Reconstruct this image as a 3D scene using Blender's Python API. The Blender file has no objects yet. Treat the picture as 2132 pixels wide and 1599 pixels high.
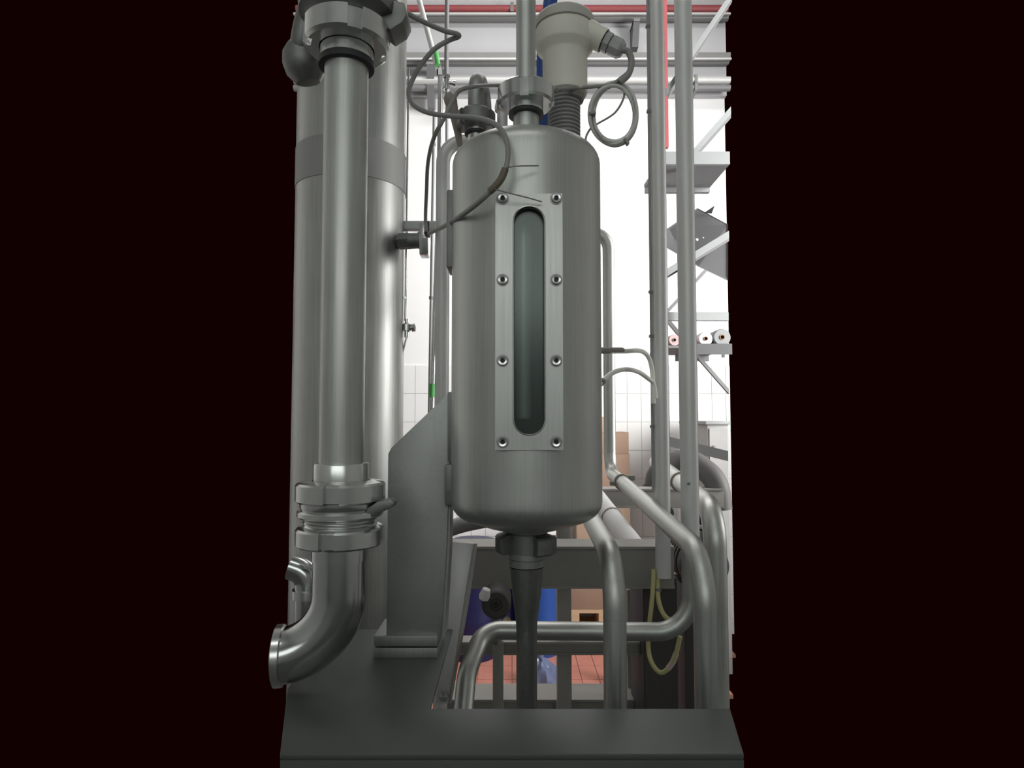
import bpy, bmesh, math, random
from mathutils import Vector, Matrix
random.seed(7)
R = math.radians

# ---------------------------------------------------------------- camera
F = 1350.0                       # focal length in pixels of the 2132 x 1599 frame
TILT = R(3.0)
CAMZ = 1.5
scene = bpy.context.scene
col = scene.collection
cam_d = bpy.data.cameras.new('camera')
cam_d.sensor_fit = 'HORIZONTAL'
cam_d.sensor_width = 36.0
cam_d.lens = 36.0 * F / 2132.0
cam_d.clip_start = 0.05
cam = bpy.data.objects.new('camera', cam_d)
cam.location = (0, 0, CAMZ)
cam.rotation_euler = (R(90) + TILT, 0, 0)
col.objects.link(cam)
scene.camera = cam

# ---------------------------------------------------------------- world, lights, exposure
world = bpy.data.worlds.new('world')
scene.world = world
world.use_nodes = True
bg = world.node_tree.nodes['Background']
bg.inputs[0].default_value = (0.0060, 0.0003, 0.0003, 1)
bg.inputs[1].default_value = 1.0
scene.view_settings.view_transform = 'Standard'
scene.view_settings.look = 'None'
scene.view_settings.gamma = 1.0
scene.view_settings.use_curve_mapping = False
scene.view_settings.exposure = 0.0

def area(name, loc, aim, sx, sy, power, colr=(1, 1, 1), spread=180):
    l = bpy.data.lights.new(name, 'AREA')
    l.shape = 'RECTANGLE'; l.size = sx; l.size_y = sy
    l.energy = power; l.color = colr; l.spread = R(spread)
    o = bpy.data.objects.new(name, l)
    o.location = loc
    d = Vector(aim) - Vector(loc)
    o.rotation_euler = d.to_track_quat('-Z', 'Y').to_euler()
    col.objects.link(o)
    return o
# added daylight from the right, as through an unseen window in the hall wall
area('side_daylight', (2.93, 2.45, 2.6), (0.72, 3.85, 2.35), 1.7, 2.6, 140, (1.0, 0.985, 0.97), 97)
# added fill lights under the ceiling, no lamps are seen there
area('ceiling_fill_back', (0.2, 3.1, 4.66), (0.2, 3.5, 0), 2.6, 0.4, 34, (1.0, 0.98, 0.96))
area('ceiling_fill_front', (-0.4, -0.8, 4.66), (-0.4, -0.8, 0), 2.6, 0.6, 14, (0.95, 1.0, 0.97))
# added fill light from behind the camera for the front of the metalwork
area('rear_fill', (-0.3, -3.38, 2.5), (-0.3, 0, 2.2), 4.2, 1.9, 46, (0.95, 1.0, 0.97))

# ---------------------------------------------------------------- helpers
ct, st = math.cos(TILT), math.sin(TILT)
def P(px, py, y):
    """point of the hall seen at a pixel, y metres in front of the camera"""
    a = (px - 1066.0) / F; b = (799.5 - py) / F
    dy = ct - b * st; dz = st + b * ct
    t = y / dy
    return Vector((a * t, y, CAMZ + dz * t))
def Z(py, y): return P(1066, py, y).z
def X(px, py, y): return P(px, py, y).x

ORG = {}
def worg(o): return ORG[o.name] if o is not None else Vector((0, 0, 0))

def mk(name, V, Fc, mat, parent=None, smooth=True, angle=38, origin=None):
    V = [Vector(v) for v in V]
    if origin is None:
        mn = [min(v[i] for v in V) for i in range(3)]; mx = [max(v[i] for v in V) for i in range(3)]
        origin = Vector(((mn[0] + mx[0]) / 2, (mn[1] + mx[1]) / 2, mn[2]))
    me = bpy.data.meshes.new(name)
    me.from_pydata([tuple(v - origin) for v in V], [], Fc)
    bm = bmesh.new(); bm.from_mesh(me)
    bmesh.ops.remove_doubles(bm, verts=bm.verts, dist=1e-6)
    bmesh.ops.recalc_face_normals(bm, faces=bm.faces)
    bm.to_mesh(me); bm.free()
    me.materials.append(M[mat])
    if smooth:
        me.polygons.foreach_set('use_smooth', [True] * len(me.polygons))
        me.set_sharp_from_angle(angle=R(angle))
    o = bpy.data.objects.new(name, me)
    o.location = origin - worg(parent)
    col.objects.link(o)
    ORG[o.name] = origin.copy()
    if parent is not None: o.parent = parent
    return o

def tag(o, label, cat, group=None):
    o['label'] = label; o['category'] = cat
    if group: o['group'] = group
    return o
def thing(name, label, cat, loc, group=None):
    o = bpy.data.objects.new(name, None)
    o.empty_display_size = 0.05
    o.location = loc
    col.objects.link(o)
    ORG[o.name] = Vector(loc)
    return tag(o, label, cat, group)
def structure(o):
    o['kind'] = 'structure'; return o

def basis(axis):
    w = Vector(axis).normalized()
    t = Vector((1, 0, 0)) if abs(w.x) < 0.9 else Vector((0, 1, 0))
    u = (t - w * t.dot(w)).normalized()
    return u, w.cross(u), w

def g_lathe(prof, c, axis=(0, 0, 1), n=48):
    """prof = [(radius, height)...] about c"""
    u, v, w = basis(axis); c = Vector(c)
    V = []; Fc = []
    for r, h in prof:
        for k in range(n):
            a = 2 * math.pi * k / n
            V.append(c + u * (r * math.cos(a)) + v * (r * math.sin(a)) + w * h)
    for i in range(len(prof) - 1):
        for k in range(n):
            k2 = (k + 1) % n
            Fc.append((i * n + k, i * n + k2, (i + 1) * n + k2, (i + 1) * n + k))
    return V, Fc
def lathe(name, prof, c, mat, parent=None, axis=(0, 0, 1), n=48, angle=38):
    V, Fc = g_lathe(prof, c, axis, n)
    return mk(name, V, Fc, mat, parent, angle=angle)

def nut(name, c, axis, ro, ri, h, mat, parent=None, slots=4, rot=0.0, slot_w=0.26, depth=0.10):
    """grooved union nut: chamfered ring with slots cut into the rim"""
    u, v, w = basis(axis); c = Vector(c)
    angs = []
    for s in range(slots):
        a0 = rot + 2 * math.pi * s / slots
        a1 = a0 + slot_w
        a2 = rot + 2 * math.pi * (s + 1) / slots
        for k in range(4): angs.append((a0 + (a1 - a0) * k / 3, True))
        m = max(4, int(48 / slots))
        for k in range(m + 1): angs.append((a1 + (a2 - a1) * k / m, False))
    V = []; Fc = []
    np_ = 8
    for a, sl in angs:
        k = ro * (1 - depth) if sl else ro
        ch = 0.10 * h
        prof = [(ri, 0), (min(k, ro) - ch * 1.2, 0), (k, ch), (k, h * 0.80), (k - ch * 0.9, h * 0.9), (ri * 1.12, h), (ri, h), (ri, h * 0.5)]
        for r, z in prof:
            V.append(c + u * (r * math.cos(a)) + v * (r * math.sin(a)) + w * z)
    n = len(angs)
    for i in range(n):
        j = (i + 1) % n
        for k in range(np_):
            k2 = (k + 1) % np_
            Fc.append((i * np_ + k, j * np_ + k, j * np_ + k2, i * np_ + k2))
    return mk(name, V, Fc, mat, parent, angle=30)

def fillet(pts, rad, seg=8):
    pts = [Vector(p) for p in pts]
    if not isinstance(rad, (list, tuple)): rad = [rad] * len(pts)
    out = [pts[0]]
    for i in range(1, len(pts) - 1):
        a = (pts[i - 1] - pts[i]); b = (pts[i + 1] - pts[i])
        la, lb = a.length, b.length
        a.normalize(); b.normalize()
        ang = a.angle(b)
        if ang > R(177): out.append(pts[i]); continue
        t = rad[i] / math.tan(ang / 2)
        t = min(t, la * (0.98 if i == 1 else 0.49), lb * (0.98 if i == len(pts) - 2 else 0.49))
        r = t * math.tan(ang / 2)
        bis = (a + b).normalized()
        cc = pts[i] + bis * (r / math.sin(ang / 2))
        s = pts[i] + a * t - cc; e = pts[i] + b * t - cc
        tot = s.angle(e); ax = s.cross(e).normalized()
        for k in range(seg + 1):
            out.append(cc + Matrix.Rotation(tot * k / seg, 3, ax) @ s)
    out.append(pts[-1])
    return out
def catmull(pts, seg=8):
    pts = [Vector(p) for p in pts]
    q = [2 * pts[0] - pts[1]] + pts + [2 * pts[-1] - pts[-2]]
    out = []
    for i in range(1, len(q) - 2):
        p0, p1, p2, p3 = q[i - 1:i + 3]
        for k in range(seg):
            t = k / seg
            out.append(0.5 * ((2 * p1) + (p2 - p0) * t + (2 * p0 - 5 * p1 + 4 * p2 - p3) * t * t + (3 * p1 - p0 - 3 * p2 + p3) * t ** 3))
    out.append(pts[-1])
    return out
def g_sweep(path, r, n=20, cap=True):
    V = []; Fc = []
    L = len(path)
    if not isinstance(r, (list, tuple)): r = [r] * L
    tang = []
    for i in range(L):
        d = path[min(i + 1, L - 1)] - path[max(i - 1, 0)]
        tang.append(d.normalized())
    u, v, w = basis(tang[0])
    for i in range(L):
        w2 = tang[i]
        u = (u - w2 * u.dot(w2)).normalized(); v = w2.cross(u)
        for k in range(n):
            a = 2 * math.pi * k / n
            V.append(path[i] + u * (r[i] * math.cos(a)) + v * (r[i] * math.sin(a)))
    for i in range(L - 1):
        for k in range(n):
            k2 = (k + 1) % n
            Fc.append((i * n + k, i * n + k2, (i + 1) * n + k2, (i + 1) * n + k))
    if cap:
        Fc.append(tuple(range(n - 1, -1, -1))); Fc.append(tuple((L - 1) * n + k for k in range(n)))
    return V, Fc
def pipe(name, pts, r, mat, parent=None, bend=0.06, n=24, seg=8):
    V, Fc = g_sweep(fillet(pts, bend, seg), r, n)
    return mk(name, V, Fc, mat, parent)
def cable(name, pts, r, mat, parent=None, n=10, seg=8):
    V, Fc = g_sweep(catmull(pts, seg), r, n)
    return mk(name, V, Fc, mat, parent)

def g_box(x0, x1, y0, y1, z0, z1):
    V = [(x, y, z) for x in (x0, x1) for y in (y0, y1) for z in (z0, z1)]
    Fc = [(0, 1, 3, 2), (4, 6, 7, 5), (0, 4, 5, 1), (2, 3, 7, 6), (0, 2, 6, 4), (1, 5, 7, 3)]
    return V, Fc
def bevel_obj(o, w, seg=2):
    bm = bmesh.new(); bm.from_mesh(o.data)
    bmesh.ops.bevel(bm, geom=[e for e in bm.edges], offset=w, segments=seg, affect='EDGES', profile=0.6)
    bm.to_mesh(o.data); bm.free()
    o.data.polygons.foreach_set('use_smooth', [True] * len(o.data.polygons))
    o.data.set_sharp_from_angle(angle=R(45))
    return o
def box(name, x0, x1, y0, y1, z0, z1, mat, parent=None, bev=0.0):
    V, Fc = g_box(min(x0, x1), max(x0, x1), min(y0, y1), max(y0, y1), min(z0, z1), max(z0, z1))
    o = mk(name, V, Fc, mat, parent, smooth=False)
    if bev: bevel_obj(o, bev)
    return o
def prism(name, pts, off, mat, parent=None, bev=0.0):
    """polygon of 3D points extruded by the vector off"""
    pts = [Vector(p) for p in pts]; off = Vector(off); n = len(pts)
    V = pts + [p + off for p in pts]
    Fc = [tuple(range(n)), tuple(range(2 * n - 1, n - 1, -1))]
    for k in range(n):
        k2 = (k + 1) % n
        Fc.append((k, k2, n + k2, n + k))
    o = mk(name, V, Fc, mat, parent, smooth=False)
    if bev: bevel_obj(o, bev)
    return o
def bar(name, a, b, w, h, mat, parent=None, up=(0, 0, 1), bev=0.0):
    """straight bar from a to b, w wide and h high across"""
    a = Vector(a); b = Vector(b); d = (b - a).normalized()
    s = d.cross(Vector(up)).normalized(); t = s.cross(d)
    pts = [a - s * w / 2 - t * h / 2, a + s * w / 2 - t * h / 2, a + s * w / 2 + t * h / 2, a - s * w / 2 + t * h / 2]
    return prism(name, pts, b - a, mat, parent, bev)

# ---------------------------------------------------------------- materials
M = {}
def new_mat(name):
    m = bpy.data.materials.new(name); m.use_nodes = True
    M[name] = m
    nt = m.node_tree
    return m, nt, nt.nodes['Principled BSDF']
def steel(name, c1, c2, r1, r2, scale=(60, 60, 1.2), metallic=1.0, smudge=5.0, bump=0.03):
    m, nt, b = new_mat(name)
    N = nt.nodes; L = nt.links
    tc = N.new('ShaderNodeTexCoord')
    mp = N.new('ShaderNodeMapping'); mp.inputs['Scale'].default_value = scale
    L.new(tc.outputs['Object'], mp.inputs['Vector'])
    n1 = N.new('ShaderNodeTexNoise'); n1.inputs['Scale'].default_value = 6; n1.inputs['Detail'].default_value = 4
    L.new(mp.outputs['Vector'], n1.inputs['Vector'])
    n2 = N.new('ShaderNodeTexNoise'); n2.inputs['Scale'].default_value = smudge; n2.inputs['Detail'].default_value = 5
    L.new(tc.outputs['Object'], n2.inputs['Vector'])
    mx = N.new('ShaderNodeMath'); mx.operation = 'ADD'
    L.new(n1.outputs['Fac'], mx.inputs[0]); L.new(n2.outputs['Fac'], mx.inputs[1])
    mr = N.new('ShaderNodeMapRange'); mr.inputs['From Min'].default_value = 0.7; mr.inputs['From Max'].default_value = 1.3
    L.new(mx.outputs[0], mr.inputs['Value'])
    cr = N.new('ShaderNodeMix'); cr.data_type = 'RGBA'
    cr.inputs['A'].default_value = (*c1, 1); cr.inputs['B'].default_value = (*c2, 1)
    L.new(mr.outputs['Result'], cr.inputs['Factor'])
    L.new(cr.outputs['Result'], b.inputs['Base Color'])
    rr = N.new('ShaderNodeMapRange'); rr.inputs['To Min'].default_value = r1; rr.inputs['To Max'].default_value = r2
    L.new(mr.outputs['Result'], rr.inputs['Value'])
    L.new(rr.outputs['Result'], b.inputs['Roughness'])
    b.inputs['Metallic'].default_value = metallic
    if bump:
        bp = N.new('ShaderNodeBump'); bp.inputs['Strength'].default_value = bump; bp.inputs['Distance'].default_value = 0.002
        L.new(n1.outputs['Fac'], bp.inputs['Height']); L.new(bp.outputs['Normal'], b.inputs['Normal'])
    return m
def plain(name, c, rough=0.6, metallic=0.0, var=0.08, scale=12.0, spec=0.5):
    m, nt, b = new_mat(name)
    N = nt.nodes; L = nt.links
    tc = N.new('ShaderNodeTexCoord')
    n1 = N.new('ShaderNodeTexNoise'); n1.inputs['Scale'].default_value = scale; n1.inputs['Detail'].default_value = 6
    L.new(tc.outputs['Object'], n1.inputs['Vector'])
    cr = N.new('ShaderNodeMix'); cr.data_type = 'RGBA'
    cr.inputs['A'].default_value = (*[x * (1 - var) for x in c], 1); cr.inputs['B'].default_value = (*[min(1, x * (1 + var)) for x in c], 1)
    L.new(n1.outputs['Fac'], cr.inputs['Factor'])
    L.new(cr.outputs['Result'], b.inputs['Base Color'])
    b.inputs['Roughness'].default_value = rough; b.inputs['Metallic'].default_value = metallic
    b.inputs['Specular IOR Level'].default_value = spec
    return m
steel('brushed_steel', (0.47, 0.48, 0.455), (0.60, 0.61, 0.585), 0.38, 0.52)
steel('vessel_steel', (0.50, 0.515, 0.49), (0.62, 0.635, 0.61), 0.40, 0.50, scale=(50, 50, 0.8))
steel('tank_steel', (0.41, 0.42, 0.405), (0.54, 0.55, 0.53), 0.36, 0.48, scale=(40, 40, 1.0))
steel('dull_steel', (0.33, 0.335, 0.325), (0.41, 0.415, 0.40), 0.50, 0.60)
steel('polished_steel', (0.48, 0.49, 0.48), (0.58, 0.59, 0.58), 0.17, 0.21, scale=(3, 3, 3), bump=0)
steel('fitting_steel', (0.60, 0.61, 0.595), (0.70, 0.71, 0.69), 0.22, 0.27, scale=(3, 3, 3), bump=0)
steel('dark_steel', (0.20, 0.205, 0.195), (0.28, 0.285, 0.27), 0.45, 0.60, scale=(20, 20, 20))
steel('band_steel', (0.34, 0.34, 0.33), (0.40, 0.40, 0.39), 0.55, 0.65, metallic=0.7)
steel('galvanised', (0.66, 0.655, 0.645), (0.76, 0.755, 0.745), 0.40, 0.52, scale=(8, 8, 1), metallic=0.3)
steel('plate_steel', (0.38, 0.39, 0.375), (0.46, 0.47, 0.455), 0.45, 0.6, scale=(30, 30, 30))
plain('wall_paint', (0.86, 0.86, 0.85), 0.75, var=0.015, scale=3)
plain('hall_side', (0.70, 0.705, 0.69), 0.8, var=0.05, scale=1.5)
plain('hall_wall', (0.62, 0.65, 0.63), 0.8, var=0.05, scale=1.5)
plain('ceiling_white', (0.7, 0.7, 0.7), 0.85, var=0.03, scale=2)
plain('wall_upper', (0.52, 0.52, 0.535), 0.8, var=0.03, scale=2)
plain('tile_white', (0.82, 0.825, 0.82), 0.32, var=0.015)
plain('grout', (0.66, 0.66, 0.64), 0.9)
plain('terracotta', (0.66, 0.27, 0.205), 0.55, var=0.12, scale=20)
plain('floor_joint', (0.40, 0.22, 0.175), 0.9)
plain('concrete', (0.13, 0.13, 0.125), 0.9, var=0.2)
plain('red_paint', (0.33, 0.07, 0.075), 0.5)
plain('tray_grey', (0.24, 0.24, 0.235), 0.55, metallic=0.3)
plain('tray_light', (0.62, 0.62, 0.61), 0.5, metallic=0.2)
plain('cream_plastic', (0.80, 0.775, 0.69), 0.5, var=0.06, scale=9)
plain('lid_grey', (0.50, 0.485, 0.44), 0.5)
plain('grey_plastic', (0.42, 0.43, 0.43), 0.5)
plain('brown_plastic', (0.23, 0.21, 0.18), 0.55)
plain('cable_grey', (0.30, 0.295, 0.28), 0.55)
plain('cable_light', (0.60, 0.60, 0.58), 0.5)
plain('shrink_brown', (0.16, 0.13, 0.09), 0.5)
plain('rubber_black', (0.030, 0.032, 0.034), 0.6)
plain('bellows_grey', (0.34, 0.335, 0.335), 0.5)
plain('hose_clear', (0.92, 0.905, 0.86), 0.35)
plain('hose_yellow', (0.50, 0.47, 0.22), 0.4)
plain('blue_plastic', (0.022, 0.08, 0.33), 0.4, var=0.15)
plain('blue_navy', (0.008, 0.012, 0.07), 0.45, var=0.15)
plain('cardboard', (0.33, 0.22, 0.16), 0.85, var=0.08)
plain('cardboard_light', (0.40, 0.285, 0.205), 0.85, var=0.08)
plain('pallet_wood', (0.60, 0.42, 0.26), 0.8, var=0.12)
plain('beam_paint', (0.27, 0.26, 0.24), 0.6, var=0.12)
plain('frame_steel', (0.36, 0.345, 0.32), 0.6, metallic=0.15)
plain('white_paint', (0.80, 0.79, 0.79), 0.45)
plain('elbow_grey', (0.15, 0.145, 0.14), 0.6)
plain('cabinet_grey', (0.40, 0.395, 0.385), 0.6)
plain('warm_white', (0.74, 0.71, 0.69), 0.5)
plain('rack_grey', (0.22, 0.22, 0.225), 0.6, metallic=0.2)
plain('rack_light', (0.31, 0.325, 0.325), 0.55)
plain('rack_dark', (0.13, 0.13, 0.135), 0.6)
plain('green_tape', (0.12, 0.52, 0.14), 0.6)
plain('black_paint', (0.02, 0.02, 0.02), 0.5)
plain('cabinet_dark', (0.060, 0.055, 0.052), 0.6)
plain('brass', (0.70, 0.52, 0.25), 0.35, metallic=0.8)
plain('lever_brown', (0.33, 0.28, 0.255), 0.5)
plain('pink_cloth', (0.62, 0.45, 0.45), 0.8)
plain('film_blue', (0.16, 0.20, 0.34), 0.25, var=0.5, scale=14)
plain('deck_steel', (0.13, 0.14, 0.133), 0.5, metallic=0.55, var=0.15, scale=6)
def glass(name):
    m, nt, b = new_mat(name)
    N = nt.nodes; L = nt.links
    out = N['Material Output']; N.remove(b)
    tr = N.new('ShaderNodeBsdfTransparent'); tr.inputs[0].default_value = (0.80, 0.86, 0.84, 1)
    gl = N.new('ShaderNodeBsdfGlossy'); gl.inputs[0].default_value = (0.72, 0.76, 0.745, 1); gl.inputs['Roughness'].default_value = 0.22
    mx = N.new('ShaderNodeMixShader'); mx.inputs[0].default_value = 0.055
    L.new(tr.outputs[0], mx.inputs[1]); L.new(gl.outputs[0], mx.inputs[2]); L.new(mx.outputs[0], out.inputs['Surface'])
glass('sight_glass')

# ================================================================ THE SETTING
WD = 4.6
WX = 1.545
TILE_TOP = Z(761, WD)
wall = structure(box('wall_back', -WX, WX, WD, WD + 0.12, 0, 4.75, 'wall_paint'))
upper = structure(box('trim_1', -WX, WX, WD - 0.05, WD + 0.0, Z(206, WD), 4.75, 'wall_upper'))
groutp = box('tile_bed', -WX, WX, WD - 0.006, WD, 0.0, TILE_TOP, 'grout', wall)
# white wall tiles, ten by twenty centimetres, upright
tw, th, gap = 0.1, 0.2, 0.0028
tile_me = None
x_off = X(865, 800, WD) % tw
r = 0
ztop = TILE_TOP
while ztop > 0.05:
    z0 = max(ztop - th, 0.0)
    i = 0
    x = -WX + ((x_off + WX) % tw) - tw
    while x < WX - 0.01:
        a = max(x, -WX); b_ = min(x + tw, WX)
        if b_ - a > 0.02:
            full = (b_ - a > tw - 1e-4) and (ztop - z0 > th - 1e-4)
            if full and tile_me is not None:
                o = bpy.data.objects.new('tile', tile_me)
                o.location = Vector(((a + b_) / 2, WD - 0.009, z0 + gap / 2)) - worg(wall)
                o.parent = wall; col.objects.link(o)
            else:
                o = box('tile', a + gap / 2, b_ - gap / 2, WD - 0.012, WD - 0.006, z0 + gap / 2, ztop - gap / 2, 'tile_white', wall)
                if full: tile_me = o.data
        x += tw
    ztop -= th
    r += 1

HX = 3.0
fpts = [(-HX, -3.4), (HX, -3.4), (HX, 2.8), (0.95, 2.8), (0.95, 3.6), (1.2, 3.6), (1.2, 4.2), (1.42, 4.2), (1.42, WD), (-1.42, WD), (-1.42, 4.2), (-1.2, 4.2), (-1.2, 3.6), (-0.95, 3.6), (-0.95, 2.8), (-HX, 2.8)]
nf = len(fpts)
fl = structure(mk('floor', [(x, y, 0) for x, y in fpts] + [(x, y, -.02) for x, y in fpts],
               [tuple(range(nf)), tuple(range(2 * nf - 1, nf - 1, -1))] + [(k, (k + 1) % nf, nf + (k + 1) % nf, nf + k) for k in range(nf)], 'floor_joint', smooth=False))
structure(box('ceiling', -HX, HX, -3.4, WD, 4.76, 4.86, 'ceiling_white'))
structure(box('wall_left', -HX - 0.1, -HX, -3.4, 3.6, 0, 4.76, 'hall_side'))
structure(box('wall_right', HX, HX + 0.1, -3.4, 3.6, 0, 4.76, 'hall_side'))
structure(box('wall_front', -HX, HX, -3.5, -3.4, 0, 4.76, 'hall_wall'))
ft_me = None
fy = WD
while fy - 0.2 > 3.39:
    k = 0
    x = -WX + 0.022
    lim = 1.42 if fy - 0.2 > 4.19 else (1.2 if fy - 0.2 > 3.59 else 0.95)
    x = -lim + (0.0 if lim == 1.2 else (0.05 if lim < 1 else 0.02))
    while x + 0.1 < lim + 0.002:
        if ft_me is None:
            o = box('floor_tile', x + 0.0025, x + 0.0975, fy - 0.1975, fy - 0.0025, 0.0, 0.004, 'terracotta', fl)
            ft_me = o.data
        else:
            o = bpy.data.objects.new('floor_tile', ft_me)
            o.location = Vector((x + 0.05, fy - 0.1, 0.0)) - worg(fl)
            o.parent = fl; col.objects.link(o)
        x += 0.1
    fy -= 0.2
base_slab = structure(box('trim_2', -HX, HX, -3.4, 2.78, 0.0, 0.012, 'concrete'))  # unseen slab, widened to keep red floor glow off the steel

# ---- rails, trays and pipes along the top of the wall
def wall_rail(name, y0, y1, depth, mat, label, cat, d=WD - 0.05):
    o = box(name, -WX, WX, d - depth, d, Z(y1, d - depth), Z(y0, d - depth), mat, bev=0.004)
    return tag(o, label, cat)
zz = Z(15.5, WD - 0.12)
red = thing('fire_main_pipe', 'red painted pipe running along the very top of the wall', 'pipe', (0, WD - 0.1, zz))
pipe('pipe_run', [(-WX, WD - 0.1, zz), (WX, WD - 0.1, zz)], 0.027, 'red_paint', red)
for xx in (-1.1, 0.0, 1.2):
    box('pipe_clip', xx - 0.012, xx + 0.012, WD - 0.13, WD - 0.05, zz - 0.034, zz + 0.034, 'tray_grey', red)
def tray(name, yb, y0, y1, y2, label):
    t = thing(name, label, 'cable tray', (0, WD - 0.1, Z(y2, WD - 0.15)))
    box('tray_side', -WX, WX, WD - 0.15, WD - 0.146, Z(y1, WD - 0.15), Z(y0, WD - 0.15), 'tray_grey', t)
    box('tray_lip', -WX, WX, WD - 0.165, WD - 0.15, Z(y1 + 1.5, WD - 0.165), Z(y1 - 2, WD - 0.165), 'tray_light', t)
    box('tray_floor', -WX, WX, WD - 0.146, WD - 0.05, Z(y1, WD - 0.15) - 0.004, Z(y1, WD - 0.15), 'tray_grey', t)
    pipe('cable_bundle', [(-WX, WD - 0.10, Z((y1 + y2) / 2, WD - 0.1)), (WX, WD - 0.10, Z((y1 + y2) / 2, WD - 0.1))], 0.5 * (Z(y1, WD - 0.1) - Z(y2, WD - 0.1)) * 0.92, 'tray_grey', t, n=16)
    return t
tray('cable_tray', 0, 25, 28, 45, 'grey cable tray just under the red pipe')
tray('cable_tray', 0, 109, 122, 135, 'grey cable tray with bright lip halfway down the upper wall')
def wall_pipe(y0, y1, mat, label, d):
    t = thing('wall_conduit', label, 'conduit', (0, d, Z(y1, d)))
    rr = (Z(y0, d) - Z(y1, d)) / 2; zc = Z((y0 + y1) / 2, d)
    pipe('tube', [(-WX, d, zc), (WX, d, zc)], rr, mat, t, n=16)
    for xx in (-0.9, 0.35, 1.3):
        box('conduit_clip', xx - 0.01, xx + 0.01, d - rr - 0.004, WD, zc - rr - 0.004, zc + rr + 0.004, 'tray_grey', t)
wall_pipe(160, 175, 'tray_light', 'pale steel conduit, upper of the pair above the white wall', WD - 0.12)
wall_pipe(177, 190, 'rack_grey', 'darker grey conduit, lower of the pair above the white wall', WD - 0.12)
# brackets
def wall_bracket(px, y0, y1, w, label, d=WD - 0.19):
    t = thing('wall_bracket', label, 'bracket', P(px, y1, d))
    a = P(px, y0, d); b = P(px, y1, d)
    box('arm', a.x - w / 2, a.x + w / 2, d, WD - 0.05, a.z - 0.02, a.z, 'tray_grey', t)
    prism('web', [(a.x - w / 2, d, a.z), (a.x - w / 2, WD - 0.05, a.z), (a.x - w / 2, WD - 0.05, b.z), (a.x - w / 2, d + 0.07, b.z)], (w, 0, 0), 'rack_dark', t)
wall_bracket(1326, 38, 86, 0.045, 'dark steel bracket hanging below the top tray, beside the cable gland')
wall_bracket(895, 128, 214, 0.05, 'slanting grey bracket on the upper wall right of the tall tank')

# ================================================================ DECK (machine frame)
DZ = Z(1475, 0.95)
deck = thing('machine_deck', 'dark steel deck plate across the bottom of the picture', 'platform', (0, 0.9, DZ - 0.12))
XR, XL = 0.287, -0.287
yF, yB, yL = 0.825, 0.95, 1.15
xn = X(912, 1400, 1.05)
prism('top_plate', [(XL, yF, DZ - 0.008), (XR, yF, DZ - 0.008), (0.312, yB, DZ - 0.008), (xn, yB, DZ - 0.008), (xn, 1.30, DZ - 0.008), (-0.365, 1.30, DZ - 0.008), (-0.345, 1.02, DZ - 0.008)], (0, 0, 0.008), 'deck_steel', deck, bev=0.002)
box('front_skirt', XL, XR, yF, yF + 0.006, DZ - 0.13, DZ - 0.008, 'deck_steel', deck, bev=0.001)
box('rear_skirt', xn, 0.31, yB - 0.006, yB, DZ - 0.10, DZ - 0.008, 'deck_steel', deck)
for (xx, yy) in ((XL + 0.03, yF + 0.03), (XR - 0.03, yF + 0.03), (-0.325, 1.27)):
    box('leg', xx - 0.025, xx + 0.025, yy - 0.02, yy + 0.02, 0.012, DZ - 0.008, 'dark_steel', deck)

# ================================================================ TALL TANK, left
tc = Vector((-0.403, 1.6, 0))
tr_ = 0.1335
tank = thing('storage_tank', 'tall brushed steel tank at the left edge behind the thick pipe', 'tank', (tc.x, tc.y, 0.012))
prof = [(0.0, 0.30), (0.05, 0.302), (0.10, 0.315), (0.125, 0.34), (tr_, 0.38), (tr_, 2.95), (0.125, 2.99), (0.09, 3.02), (0.0, 3.03)]
lathe('shell', prof, (tc.x, tc.y, 0), 'tank_steel', tank, n=96)
zb0, zb1 = Z(362, tc.y - tr_), Z(276, tc.y - tr_)
lathe('dull_band', [(tr_ - 0.001, zb0), (tr_ + 0.0015, zb0 + 0.001), (tr_ + 0.0015, zb1 - 0.001), (tr_ - 0.001, zb1)], (tc.x, tc.y, 0), 'band_steel', tank, n=96)  # thin raised ring of duller, darker metal round the shell
for k in range(3):
    a = R(90 + 120 * k)
    lx, ly = tc.x + 0.095 * math.cos(a), tc.y + 0.095 * math.sin(a)
    pipe('leg', [(lx, ly, 0.012), (lx, ly, 0.36)], 0.018, 'brushed_steel', tank, n=16)

# thin steel line along the tank
pipe_t = thing('sample_line', 'hair-thin steel tube hugging the right side of the tall tank', 'tube', P(843, 690, 1.60))
pipe('tube', [P(851, 140, 1.60), P(844, 668, 1.60)], 0.0028, 'polished_steel', pipe_t, n=10)
c = P(847, 684, 1.60)
lathe('valve_body', [(0, -0.022), (0.006, -0.022), (0.006, -0.006), (0.011, -0.006), (0.011, 0.010), (0.005, 0.014), (0.005, 0.024), (0, 0.024)], c, 'fitting_steel', pipe_t, n=20)
lathe('valve_knob', [(0, 0), (0.004, 0), (0.004, 0.012), (0.010, 0.014), (0.010, 0.022), (0, 0.024)], c, 'fitting_steel', pipe_t, axis=(1, -0.2, 0.1), n=20)
for y_ in (330, 620):
    q_ = P(846, y_, 1.60); bar('tank_clip', Vector((tc.x + tr_ - 0.004, 1.60, q_.z)), q_, 0.006, 0.005, 'fitting_steel', pipe_t)
pipe('drain_tube', [c + Vector((0, 0, -0.02)), c + Vector((-0.010, 0, -0.06))], 0.0025, 'fitting_steel', pipe_t, n=10)

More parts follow.
